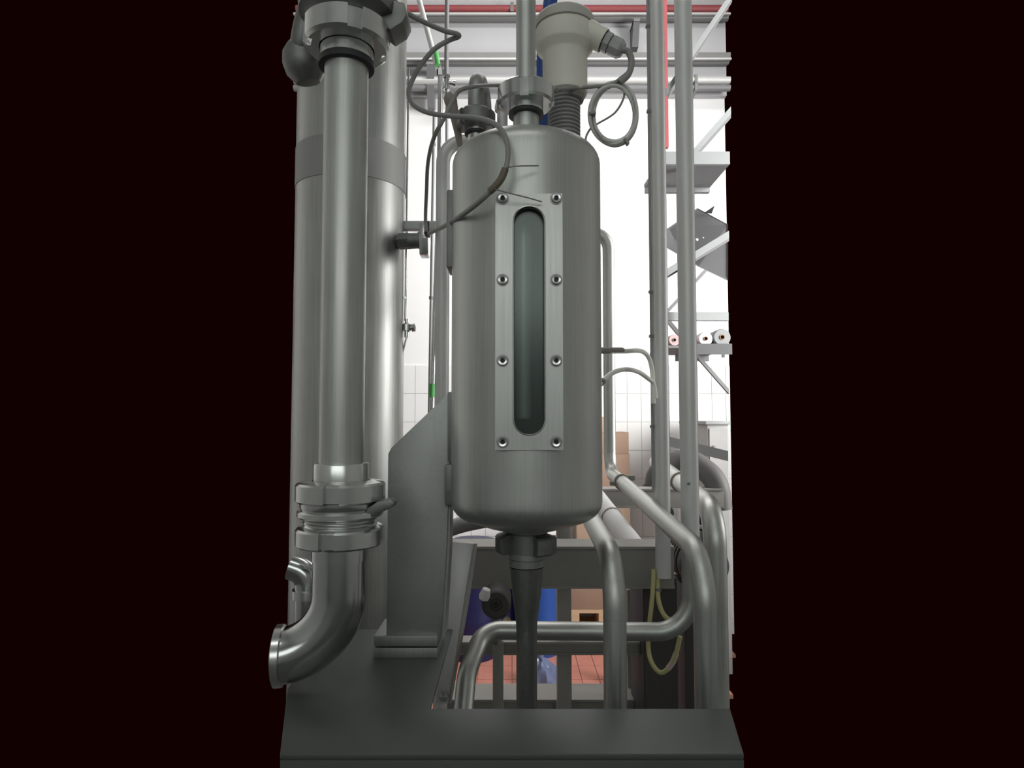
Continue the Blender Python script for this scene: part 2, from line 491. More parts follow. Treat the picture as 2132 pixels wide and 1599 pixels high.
# instrument screwed into the tank side
c0 = P(828, 503, 1.555)
ins = thing('temperature_sensor', 'dark steel probe head screwed sideways into the tank wall', 'sensor', c0)
ax = Vector((1, -0.18, 0.0)).normalized()
lathe('socket', [(0, -0.05), (0.0135, -0.05), (0.0135, 0.0), (0.020, 0.004), (0.020, 0.030), (0.017, 0.036), (0, 0.036)], c0, 'dark_steel', ins, axis=ax, n=6, angle=10)
lathe('neck', [(0, 0.03), (0.019, 0.03), (0.019, 0.056), (0.023, 0.056), (0.023, 0.064), (0, 0.064)], c0, 'dark_steel', ins, axis=ax, n=32)
cc = c0 + ax * 0.058
prism('head_plate', [cc + Vector((0, -0.020, 0.038)), cc + Vector((0, 0.020, 0.038)), cc + Vector((0, 0.030, 0.0)), cc + Vector((0, 0.02, -0.040)), cc + Vector((0, -0.02, -0.040)), cc + Vector((0, -0.030, 0.0))], ax * 0.022, 'fitting_steel', ins, bev=0.003)
a = P(836, 471, 1.60); b = P(908, 471, 1.60)
bar('upper_arm', a, b, 0.020, 0.023, 'plate_steel', ins, bev=0.003)
box('wire_clip', X(884, 475, 1.40), X(894, 475, 1.40), 1.39, 1.42, Z(490, 1.4), Z(462, 1.4), 'rubber_black', ins, bev=0.002)

# ================================================================ THICK RISER PIPE, left
rx, ry = -0.262, 1.0
def zf(py, r=0.034): return Z(py, ry - r)
ris = thing('riser_pipe', 'thick vertical brushed steel pipe with union nuts, front left', 'pipe', (rx, ry, zf(1055, 0.067)))
lathe('tube', [(0.0, zf(985)), (0.034, zf(985)), (0.034, zf(70)), (0, zf(70))], (rx, ry, 0), 'brushed_steel', ris, n=64)
lathe('lower_collar', [(0.035, zf(1012, .042)), (0.0415, zf(1012, .042)), (0.0415, zf(971, .042)), (0.0405, zf(968, .042)), (0.034, zf(967, .042))], (rx, ry, 0), 'fitting_steel', ris, n=64)
o = nut('union_nut', (rx, ry, zf(1056, .067)), (0, 0, 1), 0.067, 0.043, zf(1008, .067) - zf(1056, .067), 'fitting_steel', ris, rot=R(-97), slot_w=0.34)
lathe('thread_ring', [(0.04, zf(1072, .06)), (0.058, zf(1072, .06)), (0.060, zf(1064, .06)), (0.060, zf(1054, .06)), (0.04, zf(1054, .06))], (rx, ry, 0), 'polished_steel', ris, n=64)
# upper end
lathe('gasket', [(0.033, zf(112, .042)), (0.043, zf(111, .042)), (0.043, zf(98, .042)), (0.033, zf(98, .042))], (rx, ry, 0), 'rubber_black', ris, n=64)
lathe('upper_collar', [(0.034, zf(98, .042)), (0.0415, zf(98, .042)), (0.0415, zf(52, .042)), (0.034, zf(52, .042))], (rx, ry, 0), 'fitting_steel', ris, n=64)
nut('union_nut', (rx, ry, zf(52, .067)), (0, 0, 1), 0.067, 0.043, zf(-10, .067) - zf(52, .067), 'fitting_steel', ris, rot=R(-75), slot_w=0.34)

# shut-off valve above the riser
val = thing('shutoff_valve', 'dark valve body with lever plates above the thick pipe, top left corner', 'valve', (rx, ry, zf(-6, .067)))
zt = zf(-6, .067)
lathe('body', [(0, zt), (0.052, zt), (0.056, zt + 0.006), (0.074, zt + 0.012), (0.076, zt + 0.03), (0.06, zt + 0.05), (0.04, zt + 0.06), (0.036, zt + 0.12), (0, zt + 0.12)], (rx, ry, 0), 'dark_steel', val, n=56)
prism('lever_plate', [P(772, -8, 0.99), P(843, 4, 0.99), P(847, 28, 0.99), P(838, 45, 0.99), P(812, 62, 0.99), P(786, 40, 0.99)], (0, 0.05, 0), 'dark_steel', val, bev=0.004)
kb = P(634, 132, 1.08)
V, Fc = g_lathe([(0, -0.036), (0.020, -0.032), (0.033, -0.016), (0.036, 0.004), (0.032, 0.022), (0.020, 0.036), (0, 0.042)], kb, (-0.15, -0.2, 0.9), 40)
mk('hand_knob', V, Fc, 'dark_steel', val)
cable('knob_stem', [kb, P(630, 92, 1.06), P(640, 40, 1.05), P(655, -6, 1.03)], 0.020, 'dark_steel', val, n=16)

# butterfly valve below
bv = thing('butterfly_valve', 'flat flanged valve with stub handle clamped between the lower union nuts', 'valve', (rx, ry, zf(1106, .058)))
lathe('flange', [(0.02, zf(1088, .066)), (0.062, zf(1088, .066)), (0.064, zf(1085, .066)), (0.064, zf(1076, .066)), (0.062, zf(1073, .066)), (0.02, zf(1073, .066))], (rx, ry, 0), 'fitting_steel', bv, n=64)
lathe('threaded_neck', [(0.03, zf(1110, .056))] + [q for k in range(3) for q in ((0.0535, zf(1108 - 7 * k, .056)), (0.0555, zf(1104.5 - 7 * k, .056)))] + [(0.0535, zf(1087, .056)), (0.03, zf(1087, .056))], (rx, ry, 0), 'fitting_steel', bv, n=64)
prism('handle_stub', [P(758, 1062, 0.965), P(786, 1044, 0.965), P(812, 1040, 0.965), P(822, 1046, 0.965), P(818, 1056, 0.965), P(800, 1064, 0.965), P(772, 1078, 0.965)], (0, 0.03, 0), 'dark_steel', bv, bev=0.003)

# elbow below
elb = thing('elbow_pipe', 'polished steel elbow bending left below the lower union nut', 'pipe', (rx, ry, zf(1150, .067)))
nut('union_nut', (rx, ry, zf(1152, .066)), (0, 0, 1), 0.066, 0.043, zf(1107, .066) - zf(1152, .066), 'fitting_steel', elb, rot=R(-103), slot_w=0.34)
lathe('collar', [(0.036, zf(1178, .042)), (0.042, zf(1177, .042)), (0.042, zf(1150, .042)), (0.036, zf(1150, .042))], (rx, ry, 0), 'polished_steel', elb, n=64)
e0 = Vector((rx, ry, zf(1172, .04))); e1 = Vector((rx, ry, DZ + 0.062)); e2 = Vector((rx - 0.090, ry - 0.012, DZ + 0.060))
V, Fc = g_sweep(fillet([e0, e1, e2], 0.0895, 16), 0.0405, 40)
mk('bend', V, Fc, 'polished_steel', elb)
d2 = (e2 - e1).normalized()
lathe('end_ferrule', [(0.040, -0.012), (0.0445, -0.010), (0.0445, 0.0), (0.040, 0.002)], e2, 'fitting_steel', elb, axis=d2, n=48)
st2 = thing('drain_stub', 'short polished pipe stub at the left edge beside the elbow', 'pipe', P(628, 1250, 1.12))
pipe('tube', [P(606, 1180, 1.13), P(642, 1192, 1.13), Vector((X(642, 1192, 1.13), 1.13, DZ))], 0.022, 'polished_steel', st2, bend=0.03)
lathe('ferrule', [(0.02, -0.008), (0.0265, -0.007), (0.0265, 0.007), (0.02, 0.008)], Vector((X(642, 1192, 1.13), 1.13, Z(1235, 1.13))), 'fitting_steel', st2, n=32)

# ================================================================ SIGHT-GLASS VESSEL
vx, vy, vr = 0.0255, 1.15, 0.1325
zc0, zc1 = Z(1040, vy), Z(352, vy)          # straight shell
ves = thing('sight_glass_vessel', 'upright steel vessel with bolted oval sight glass in the centre', 'vessel', (vx, vy, zc0 - 0.16))
kn = 0.045
prof = []
def dish(zs, sgn):
    out = []
    for k in range(0, 9):
        a = R(90) * k / 8 * 0.86
        out.append((vr - kn + kn * math.cos(a), zs + sgn * kn * 0.82 * math.sin(a)))
    r1, z1 = out[-1]
    for k in range(1, 8):
        t = k / 7
        out.append((r1 * (1 - t), z1 + sgn * 0.020 * (1 - (1 - t) ** 2)))
    return out
top = dish(zc1, 1); bot = dish(zc0, -1)
prof = list(reversed(bot)) + [(vr, zc0 + (zc1 - zc0) * k / 60) for k in range(1, 60)] + top
V, Fc = g_lathe(prof, (vx, vy, 0), (0, 0, 1), 192)
pf = vy - vr                                # front of the shell
yp = pf - 0.004                             # plate front face
pc = P(1102, 670, yp)
pw0, pw1 = X(1031, 670, yp), X(1172, 670, yp)
pz0, pz1 = Z(937, yp), Z(403, yp)
sx0, sx1 = X(1069.5, 670, yp), X(1134, 670, yp)
sz0, sz1 = Z(905, yp), Z(430, yp)
scx = (sx0 + sx1) / 2; sr = (sx1 - sx0) / 2
def in_slot(x, z, m):
    zz_ = min(max(z, sz0 + sr), sz1 - sr)
    return math.hypot(x - scx, z - zz_) < sr + m
keep = []
for f in Fc:
    c = sum((V[i] for i in f), Vector()) / len(f)
    if c.y < vy - 0.08 and in_slot(c.x, c.z, 0.006): continue
    keep.append(f)
mk('body', V, keep, 'vessel_steel', ves, angle=60)
# frame plate with stadium opening
def stadium(x_c, rr, z_lo, z_hi, n=20):
    pts = []
    for k in range(n + 1):
        a = math.pi * k / n
        pts.append((x_c + rr * math.cos(a), z_hi - rr + rr * math.sin(a)))
    for k in range(n + 1):
        a = math.pi + math.pi * k / n
        pts.append((x_c + rr * math.cos(a), z_lo + rr + rr * math.sin(a)))
    return pts
inner = stadium(scx, sr, sz0, sz1)
def outer_pt(x, z):
    # ray from the nearest spine point out to the rounded plate edge
    zs = min(max(z, sz0 + sr), sz1 - sr)
    dx, dz = x - scx, z - zs
    ts = []
    if dx > 1e-9: ts.append((pw1 - scx) / dx)
    if dx < -1e-9: ts.append((pw0 - scx) / dx)
    if dz > 1e-9: ts.append((pz1 - zs) / dz)
    if dz < -1e-9: ts.append((pz0 - zs) / dz)
    t = min(ts)
    return (scx + dx * t, zs + dz * t)
# insert exact corner rays
def ins_corners(pts):
    out = []
    cor = [(pw1, pz1), (pw0, pz1), (pw0, pz0), (pw1, pz0)]
    add = []
    for (cx_, cz_) in cor:
        zs = sz1 - sr if cz_ > (sz0 + sz1) / 2 else sz0 + sr
        a = math.atan2(cz_ - zs, cx_ - scx)
        add.append((scx + sr * math.cos(a), zs + sr * math.sin(a)))
    def key(p):
        zs = min(max(p[1], sz0 + sr), sz1 - sr)
        a = math.atan2(p[1] - zs, p[0] - scx)
        if a < -1e-6: a += 2 * math.pi
        if a < 1e-4 and p[1] < (sz0 + sz1) / 2: a = 2 * math.pi
        return a
    alls = pts + add
    return sorted(alls, key=lambda p: (round(key(p), 5)))
inner = ins_corners(inner)
outer = [outer_pt(*p) for p in inner]
n = len(inner)
bk = pf + 0.022
V2 = [(x, yp, z) for x, z in inner] + [(x, yp, z) for x, z in outer] + [(x, yp + 0.012, z) for x, z in inner] + [(x, bk, z) for x, z in outer]
F2 = []
for k in range(n):
    j = (k + 1) % n
    F2.append((k, j, n + j, n + k))
    F2.append((k, 2 * n + k, 2 * n + j, j))
    F2.append((n + k, n + j, 3 * n + j, 3 * n + k))
    F2.append((2 * n + k, 3 * n + k, 3 * n + j, 2 * n + j))
plate = mk('sight_plate', V2, F2, 'brushed_steel', ves, angle=30)
rim = stadium(scx, sr + 0.0004, sz0 - 0.0004, sz1 + 0.0004, 24)
V3, F3 = g_sweep([Vector((x, yp - 0.0004, z)) for x, z in rim] + [Vector((rim[0][0], yp - 0.0004, rim[0][1]))], 0.0013, 8, cap=False)
mk('bead', V3, F3, 'fitting_steel', plate)
gl = stadium(scx, sr + 0.002, sz0 - 0.002, sz1 + 0.002, 20)
gv = [Vector((x, yp + 0.0125, z)) for x, z in gl]
prism('glass_pane', gv, (0, 0.006, 0), 'sight_glass', ves)
for row in (414, 583, 751, 920):
    for cx_ in (1046.5, 1158):
        q = P(cx_, row, yp)
        b_ = lathe('bolt', [(0, 0.0010), (0.0040, 0.0010), (0.0040, 0.0045), (0.0068, 0.0050), (0.0074, 0.0040), (0.0074, -0.0005), (0, -0.0005)], q, 'fitting_steel', plate, axis=(0, -1, 0), n=24)
        lathe('socket', [(0, 0.0012), (0.0039, 0.0012), (0.0039, 0.0030)], q, 'black_paint', b_, axis=(0, -1, 0), n=6, angle=10)  # black disc paints the shade inside the bolt recess
        lathe('washer', [(0.006, -0.0004), (0.0098, -0.0004), (0.0098, 0.0010), (0.0065, 0.0012)], q, 'dull_steel', b_, axis=(0, -1, 0), n=24)
# dip tube inside
dx_ = X(1089, 700, vy - 0.05)
lathe('dip_tube', [(0.0, Z(872, vy - 0.05)), (0.013, Z(872, vy - 0.05)), (0.0155, Z(862, vy - 0.05)), (0.0155, zc1 - 0.02), (0, zc1 - 0.02)], (dx_, vy - 0.05, 0), 'galvanised', ves, n=32)
# mounting lugs on the left flank
for (y0, y1) in ((402, 562), (965, 1050)):
    lx = X(936, 500, vy)
    box('mounting_lug', lx - 0.004, lx + 0.02, vy - 0.02, vy + 0.05, Z(y1, vy), Z(y0, vy), 'dark_steel', ves, bev=0.004)
# centre nozzle
def zn(py, r): return Z(py, vy - r)
lathe('nozzle', [(0, zn(285, .024)), (0.0235, zn(285, .024)), (0.0235, zn(215, .024)), (0, zn(215, .024))], (vx, vy, 0), 'brushed_steel', ves, n=48)
lathe('gasket', [(0.022, zn(226, .032)), (0.0318, zn(225, .032)), (0.0318, zn(219, .032)), (0.022, zn(218, .032))], (vx, vy, 0), 'rubber_black', ves, n=48)
# outlet
zo = zc0 - kn * 0.82 - 0.012
lathe('outlet_neck', [(0, zo + 0.01), (0.034, zo + 0.01), (0.034, Z(1128, vy - .034)), (0, Z(1128, vy - .034))], (vx, vy, 0), 'dark_steel', ves, n=48)

# centre feed pipe above the nozzle
fd = thing('feed_pipe', 'slim vertical pipe with grooved union nut on top centre of the vessel', 'pipe', (vx, vy, zn(218, .032)))
lathe('collar', [(0.02, zn(218, .031)), (0.031, zn(218, .031)), (0.031, zn(186, .031)), (0.02, zn(186, .031))], (vx, vy, 0), 'fitting_steel', fd, n=48)
nut('union_nut', (vx, vy, zn(193, .05)), (0, 0, 1), 0.0515, 0.031, zn(150, .05) - zn(193, .05), 'fitting_steel', fd, rot=R(-106), slot_w=0.36)
lathe('tube', [(0, zn(190, .02)), (0.018, zn(190, .02)), (0.018, 2.6), (0, 2.6)], (vx, vy, 0), 'brushed_steel', fd, n=40)

# outlet reducer
outp = thing('outlet_pipe', 'dark tapering outlet pipe hanging under the vessel', 'pipe', (vx, vy, 0.02))
def zo_(py, r): return Z(py, vy - r)
nut('union_nut', (vx, vy, zo_(1163, .055)), (0, 0, 1), 0.055, 0.034, zo_(1120, .055) - zo_(1163, .055), 'dark_steel', outp, rot=R(-140), slot_w=1.2, depth=0.42, slots=3)
lathe('collar', [(0.028, zo_(1187, .031)), (0.0305, zo_(1186, .031)), (0.0310, zo_(1171, .031)), (0.0300, zo_(1170, .031)), (0.0315, zo_(1169, .031)), (0.0315, zo_(1142, .031)), (0.028, zo_(1142, .031))], (vx, vy, 0), 'dull_steel', outp, n=48)
lathe('reducer', [(0.0295, zo_(1188, .03)), (0.0285, zo_(1205, .03)), (0.0245, zo_(1250, .025)), (0.0188, zo_(1300, .02)), (0.0180, zo_(1320, .018)), (0.0180, 0.012), (0, 0.012)], (vx, vy, 0), 'dark_steel', outp, n=48, angle=60)

# rear-left nozzle with hairpin pipe
hx = X(991, 230, 1.22); hy = 1.22
def zh(py, r): return Z(py, hy - r)
hp = thing('vent_pipe', 'hairpin vent pipe with union nut on the rear left of the vessel top', 'pipe', (hx, hy, zh(290, .02)))
lathe('nozzle', [(0, zh(305, .016)), (0.0165, zh(305, .016)), (0.0165, zh(262, .016)), (0, zh(262, .016))], (hx, hy, 0), 'fitting_steel', hp, n=32)
lathe('gasket', [(0.015, zh(272, .022)), (0.0215, zh(271, .022)), (0.0215, zh(267, .022)), (0.015, zh(266, .022))], (hx, hy, 0), 'rubber_black', hp, n=32)
lathe('collar', [(0.015, zh(266, .02)), (0.0205, zh(266, .02)), (0.0205, zh(245, .02)), (0.015, zh(245, .02))], (hx, hy, 0), 'fitting_steel', hp, n=32)
nut('union_nut', (hx, hy, zh(251, .037)), (0, 0, 1), 0.0375, 0.020, zh(212, .037) - zh(251, .037), 'dark_steel', hp, rot=R(-50), slot_w=0.3)
h0 = Vector((hx, hy, zh(225, .016))); h1 = Vector((hx, hy, zh(150, .0))); h2 = Vector((hx + 0.012, hy + 0.10, h1.z)); h3 = Vector((hx + 0.012, hy + 0.10, Z(300, hy + 0.1)))
pipe('hairpin', [h0, h1, h2, h3], 0.0155, 'dull_steel', hp, bend=0.045)

rn = thing('rear_nozzle', 'short pale pipe stub between the hairpin pipe and the centre nut', 'pipe', P(1046, 275, 1.24))
q = P(1046, 275, 1.24)
lathe('tube', [(0, -0.03), (0.0105, -0.03), (0.0105, 0.045), (0, 0.045)], q, 'galvanised', rn, n=28)
lathe('ferrule', [(0.009, 0.04), (0.0150, 0.042), (0.0150, 0.050), (0.0125, 0.062), (0, 0.064)], q, 'fitting_steel', rn, n=28)
# bend pipe down the left of the vessel
bp_ = thing('return_pipe', 'warm grey pipe curving down behind the left side of the vessel', 'pipe', P(921, 860, 1.42))
ybp = 1.42
q = X(921, 600, ybp)
pipe('tube', [Vector((q + 0.10, ybp + 0.02, Z(290, ybp))), Vector((q, ybp, Z(290, ybp))), Vector((q, ybp, 0.05))], 0.0155, 'galvanised', bp_, bend=0.055, seg=12)

# lever
lv = thing('vent_lever', 'brownish lever with round knob leaning behind the rear union nut', 'lever', P(957, 300, 1.25))
pp = [P(940, 208, 1.22), P(946, 240, 1.225), P(953, 275, 1.235), P(958, 305, 1.245)]
V, Fc = g_sweep(catmull(pp, 4), [0.0105 - 0.0050 * k / 12 for k in range(13)], 14)
mk('shank', V, Fc, 'lever_brown', lv)
lathe('knob', [(0, -0.014), (0.009, -0.012), (0.0125, -0.004), (0.0125, 0.006), (0.008, 0.013), (0, 0.015)], P(938, 209, 1.22), 'lever_brown', lv, axis=(-0.25, 0, 1), n=24)

# ================================================================ LEVEL SENSOR, right rear of vessel top
sy_ = 1.24
def sz(py, r): return Z(py, sy_ - r)
sxx = X(1176, 120, sy_)
sen = thing('level_sensor', 'cream plastic level transmitter on a ribbed stem, top of vessel', 'sensor', (sxx, sy_, sz(285, .03)))
prof = [(0, sz(292, .03))]
for k in range(12):
    y_ = 288 - 8.2 * k
    prof += [(0.0275, sz(y_, .03)), (0.0318, sz(y_ - 2.2, .03)), (0.0318, sz(y_ - 4.6, .03)), (0.0275, sz(y_ - 6.4, .03))]
prof += [(0.0275, sz(188, .03)), (0, sz(188, .03))]
lathe('ribbed_stem', prof, (sxx - 0.002, sy_, 0), 'bellows_grey', sen, n=48, angle=50)
lathe('stem_collar', [(0.026, sz(196, .033)), (0.031, sz(194, .033)), (0.0335, sz(186, .033)), (0.0335, sz(166, .033)), (0.026, sz(164, .033))], (sxx + 0.005, sy_, 0), 'brown_plastic', sen, n=40)
lathe('housing', [(0, sz(176, .044)), (0.036, sz(178, .044)), (0.0425, sz(174, .044)), (0.0435, sz(168, .044)), (0.0440, sz(92, .044)), (0.0465, sz(84, .047)), (0.0550, sz(70, .055)), (0.0572, sz(63, .057)), (0.0572, sz(24, .057)), (0, sz(24, .057))], (sxx, sy_, 0), 'cream_plastic', sen, n=64)
lathe('lid', [(0.050, sz(24, .057)), (0.0580, sz(24, .057)), (0.0584, sz(10, .057)), (0.0565, sz(5, .056)), (0.052, sz(3, .052)), (0, sz(3, .05))], (sxx, sy_, 0), 'lid_grey', sen, n=64)
lathe('lid_seal', [(0.055, sz(27, .058)), (0.0582, sz(26.5, .058)), (0.0582, sz(24, .058)), (0.055, sz(23.5, .058))], (sxx, sy_, 0), 'brown_plastic', sen, n=64)
g0 = P(1228, 70, sy_ - 0.015); g1 = P(1297, 106, sy_ - 0.02)
ga = (g1 - g0).normalized(); gL = (g1 - g0).length
sp = lathe('gland_boss', [(0, -0.01), (0.024, -0.01), (0.0225, gL * .42), (0, gL * .42)], g0, 'cream_plastic', sen, axis=ga, n=32)
gd = lathe('cable_gland', [(0, gL * .40), (0.0195, gL * .40), (0.0195, gL * .60), (0.0135, gL * .60), (0.0135, gL * .64), (0.0185, gL * .64), (0.0185, gL * .90), (0.0135, gL * 1.0), (0, gL * 1.0)], g0, 'grey_plastic', sen, axis=ga, n=8, angle=20)
lathe('gland_seal', [(0.015, gL * .40), (0.0205, gL * .40), (0.0205, gL * .44), (0.015, gL * .44)], g0, 'rubber_black', gd, axis=ga, n=32)

# coiled lead of the sensor
coil = thing('sensor_cable', 'grey cable hanging in a tied coil below the gland', 'cable', P(1279, 300, 1.2))
yc = 1.21
pts = [P(1293, 104, yc), P(1308, 108, yc), P(1315, 130, yc), P(1308, 155, yc), P(1290, 172, yc)]
cable('lead', pts, 0.0062, 'cable_grey', coil)
cable('lead_tail', [P(1308, 150, yc), P(1296, 160, yc), P(1272, 176, yc), P(1240, 180, yc), P(1200, 183, yc + .0), P(1160, 186, 1.16)], 0.0036, 'cable_grey', coil)
for k in range(6):
    ox, oy = random.uniform(-1.5, 1.5), random.uniform(-2, 2)
    ex, ey = 46.5 - 4.6 + k * 1.6, 62 - 5 + k * 1.8
    pts = []
    for j in range(25):
        a = 2 * math.pi * j / 24 + k
        wob = 1 + 0.02 * math.sin(3 * a + k)
        pts.append(P(1279 + ox + ex * wob * math.cos(a), 239 + oy + ey * wob * math.sin(a), yc + 0.008 * math.sin(a * 2 + k)))
    cable('turn', pts, 0.0032, 'cable_light', coil, n=8, seg=3)
cable('end_wire', [P(1300, 178, yc), P(1298, 205, yc), P(1280, 235, yc), P(1247, 256, yc), P(1232, 265, yc), P(1222, 280, 1.21), P(1219, 292, 1.2)], 0.0020, 'cable_grey', coil, n=8)
for (a_, b_) in ((P(1226, 238, yc - .01), P(1240, 236, yc - .01)), (P(1300, 290, yc - .01), P(1308, 301, yc - .01))):
    bar('cable_tie', a_, b_, 0.012, 0.0045, 'cable_grey', coil)

# long signal cable looping across the vessel
sg = thing('signal_cable', 'dark grey cable looping from the top left round the vessel shoulder', 'cable', P(890, 490, 1.3))
cable('upper_loop', [P(812, -12, 1.02), P(838, 20, 1.04), P(875, 42, 1.06), P(925, 64, 1.08), P(950, 70, 1.09), P(955, 76, 1.095), P(935, 84, 1.10), P(905, 102, 1.10), P(876, 136, 1.10), P(857, 170, 1.10), P(851, 196, 1.09), P(862, 219, 1.085), P(890, 234, 1.08), P(930, 241, 1.07), P(985, 245, 1.05), P(1020, 253, 1.03), P(1042, 268, 1.01), P(1055, 295, 0.995), P(1057, 330, 0.99), P(1049, 362, 0.985), P(1030, 388, 0.985), P(1000, 418, 1.0), P(960, 449, 1.06), P(925, 471, 1.20), P(893, 486, 1.37)], 0.0042, 'cable_grey', sg, n=12)
cable('lower_loop', [P(1160, 186, 1.16), P(1100, 184, 1.22), P(1040, 178, 1.26), P(990, 180, 1.16), P(960, 187, 1.15), P(946, 203, 1.15), P(925, 245, 1.13), P(903, 288, 1.15), P(891, 340, 1.25), P(888, 400, 1.32), P(886, 450, 1.37), P(887, 482, 1.38)], 0.0038, 'cable_grey', sg, n=12)
cable('heat_shrink', [P(1052, 352, 0.984), P(1043, 373, 0.984), P(1029, 390, 0.984), P(1019, 399, 0.986)], 0.0058, 'shrink_brown', sg, n=12)
cable('cable_tie', [P(1049, 350, 0.980), P(1075, 346, 0.985), P(1121, 345, 1.0)], 0.0011, 'cable_grey', sg, n=8)
cable('cable_tie', [P(1024, 392, 0.980), P(1060, 402, 0.985), P(1100, 412, 0.995), P(1128, 420, 1.003)], 0.0011, 'cable_grey', sg, n=8)

# blue hose behind
bh = thing('blue_hose', 'bright blue hose standing behind the centre union nut and sensor', 'hose', P(1130, 275, 1.36))
pipe('hose', [P(1130, 330, 1.36), P(1131, 120, 1.36), P(1150, -30, 1.36)], 0.0150, 'blue_plastic', bh, bend=0.2, n=20)
for y_ in (60, 215):
    q = P(1131, y_, 1.36)
    lathe('hose_clip', [(0.0145, -0.004), (0.0165, -0.004), (0.0165, 0.004), (0.0145, 0.004)], q, 'galvanised', bh, n=24)

# ================================================================ BRACKET under the vessel
br = thing('support_bracket', 'dark folded steel bracket carrying the vessel on the deck', 'bracket', (X(860, 1370, 1.15), 1.16, DZ))
yb_ = 1.15
prism('face_plate', [P(938, 815, yb_), P(815, 932, yb_), P(808, 945, yb_), P(804, 1332, yb_), P(918, 1332, yb_), P(930, 1140, yb_), P(937, 960, yb_)], (0, 0.006, 0), 'plate_steel', br, bev=0.0015)
prism('side_flange', [P(938, 815, yb_) + Vector((0, 0.006, 0)), P(936, 960, yb_) + Vector((0, 0.006, 0)), P(929, 1140, yb_) + Vector((0, 0.006, 0)), P(918, 1332, yb_) + Vector((0, 0.006, 0)), P(918, 1332, yb_) + Vector((0, 0.07, 0)), P(929, 1140, yb_) + Vector((0, 0.07, 0)), P(938, 815, yb_) + Vector((0, 0.05, 0))], (0.005, 0, 0), 'plate_steel', br)
prism('weld_strip', [P(932, 816, yb_ - .004), P(943, 816, yb_ - .004), P(943, 962, yb_ - .004), P(932, 962, yb_ - .004)], (0, 0.012, 0), 'dark_steel', br, bev=0.001)
pf_ = 1.143
x0, x1 = X(778, 1360, pf_), X(911, 1360, pf_)
zt2 = Z(1324, pf_); zm = (zt2 + DZ) / 2
box('base_pad', x0, x1, pf_, 1.24, DZ, zm - 0.0012, 'dull_steel', br, bev=0.0015)
box('base_pad', x0, x1, pf_, 1.24, zm + 0.0012, zt2, 'dull_steel', br, bev=0.0015)

brc = thing('diagonal_brace', 'pale tapering flat brace leaning down to the deck under the bracket', 'brace', P(920, 1465, 1.33))
prism('bar', [P(938, 1128, 1.36), P(986, 1132, 1.36), P(968, 1240, 1.35), P(933, 1465, 1.32), P(907, 1465, 1.32), P(916, 1330, 1.33)], (0, 0.012, 0), 'galvanised', brc, bev=0.001)
prism('edge_flange', [P(986, 1132, 1.36), P(968, 1240, 1.35), P(933, 1465, 1.32), P(937, 1465, 1.37), P(976, 1240, 1.41), P(991, 1132, 1.42)], (0.003, 0, 0), 'frame_steel', brc)
lathe('bolt', [(0, 0), (0.010, 0), (0.010, 0.007), (0, 0.009)], P(924, 1448, 1.32), 'fitting_steel', brc, axis=(0, -1, 0), n=6, angle=10)

# ================================================================ FRAME behind the vessel
def beam(name, pxa, pxb, y0, y1, d, dep, mat, label, legs=()):
    t = thing(name, label, 'beam', ((X(pxa, y0, d) + X(pxb, y0, d)) / 2, d, Z(y1, d)))
    xa, xb = X(pxa, y0, d), X(pxb, y0, d)
    za, zb = Z(y1, d), Z(y0, d)
    box('web', xa, xb, d + 0.004, d + dep, za + 0.004, zb - 0.006, mat, t, bev=0.002)
    box('top_flange', xa, xb, d, d + dep + 0.004, zb - 0.006, zb, 'frame_steel', t)  # paler material paints in the lit top face
    box('bottom_flange', xa, xb, d, d + dep + 0.004, za, za + 0.006, mat, t)
    return t
beam('steel_beam', 905, 1404, 1138, 1226, 1.62, 0.10, 'beam_paint', 'broad dark beam with lit top crossing below the vessel')
beam('steel_beam', 1100, 1508, 1018, 1058, 2.35, 0.08, 'beam_paint', 'dark beam behind the right-hand pipes, level with the vessel bottom')
beam('steel_beam', 925, 1345, 1337, 1364, 1.80, 0.05, 'beam_paint', 'narrow dark rail below the horizontal pipe')
beam('steel_beam', 925, 1345, 1457, 1500, 1.90, 0.11, 'beam_paint', 'lowest beam of the frame just above the deck edge')
def post(pxa, pxb, y0, d, mat, label):
    t = thing('frame_post', label, 'post', ((X(pxa, 1300, d) + X(pxb, 1300, d)) / 2, d, 0.012))
    xa, xb = X(pxa, 1300, d), X(pxb, 1300, d)
    box('tube', xa, xb, d, d + (xb - xa), 0.018, Z(y0, d), mat, t, bev=0.004)
    box('foot_plate', xa - 0.03, xb + 0.03, d - 0.03, d + (xb - xa) + 0.03, 0.012, 0.018, mat, t)
post(1160, 1190, 1096, 1.85, 'frame_steel', 'grey square post in the middle below the vessel')
post(1026, 1048, 1335, 1.72, 'beam_paint', 'thin dark post left of the outlet pipe')
post(1306, 1336, 1228, 1.98, 'frame_steel', 'grey post beside the dark cabinet, right of the down pipe')
cab = thing('control_cabinet', 'black cabinet low on the right behind the yellow hoses', 'cabinet', (X(1378, 1400, 1.75), 1.85, 0.012))
box('body', X(1341, 1400, 1.75), X(1414, 1400, 1.75), 1.757, 1.95, 0.05, Z(1205, 1.75), 'cabinet_dark', cab, bev=0.004)
box('door', X(1344, 1400, 1.75), X(1411, 1400, 1.75), 1.75, 1.757, 0.08, Z(1212, 1.75), 'cabinet_dark', cab)
box('plinth', X(1344, 1400, 1.75), X(1411, 1400, 1.75), 1.77, 1.94, 0.012, 0.05, 'cabinet_dark', cab)
box('handle', X(1347, 1400, 1.75), X(1350, 1400, 1.75), 1.742, 1.75, Z(1350, 1.75), Z(1320, 1.75), 'frame_steel', cab)

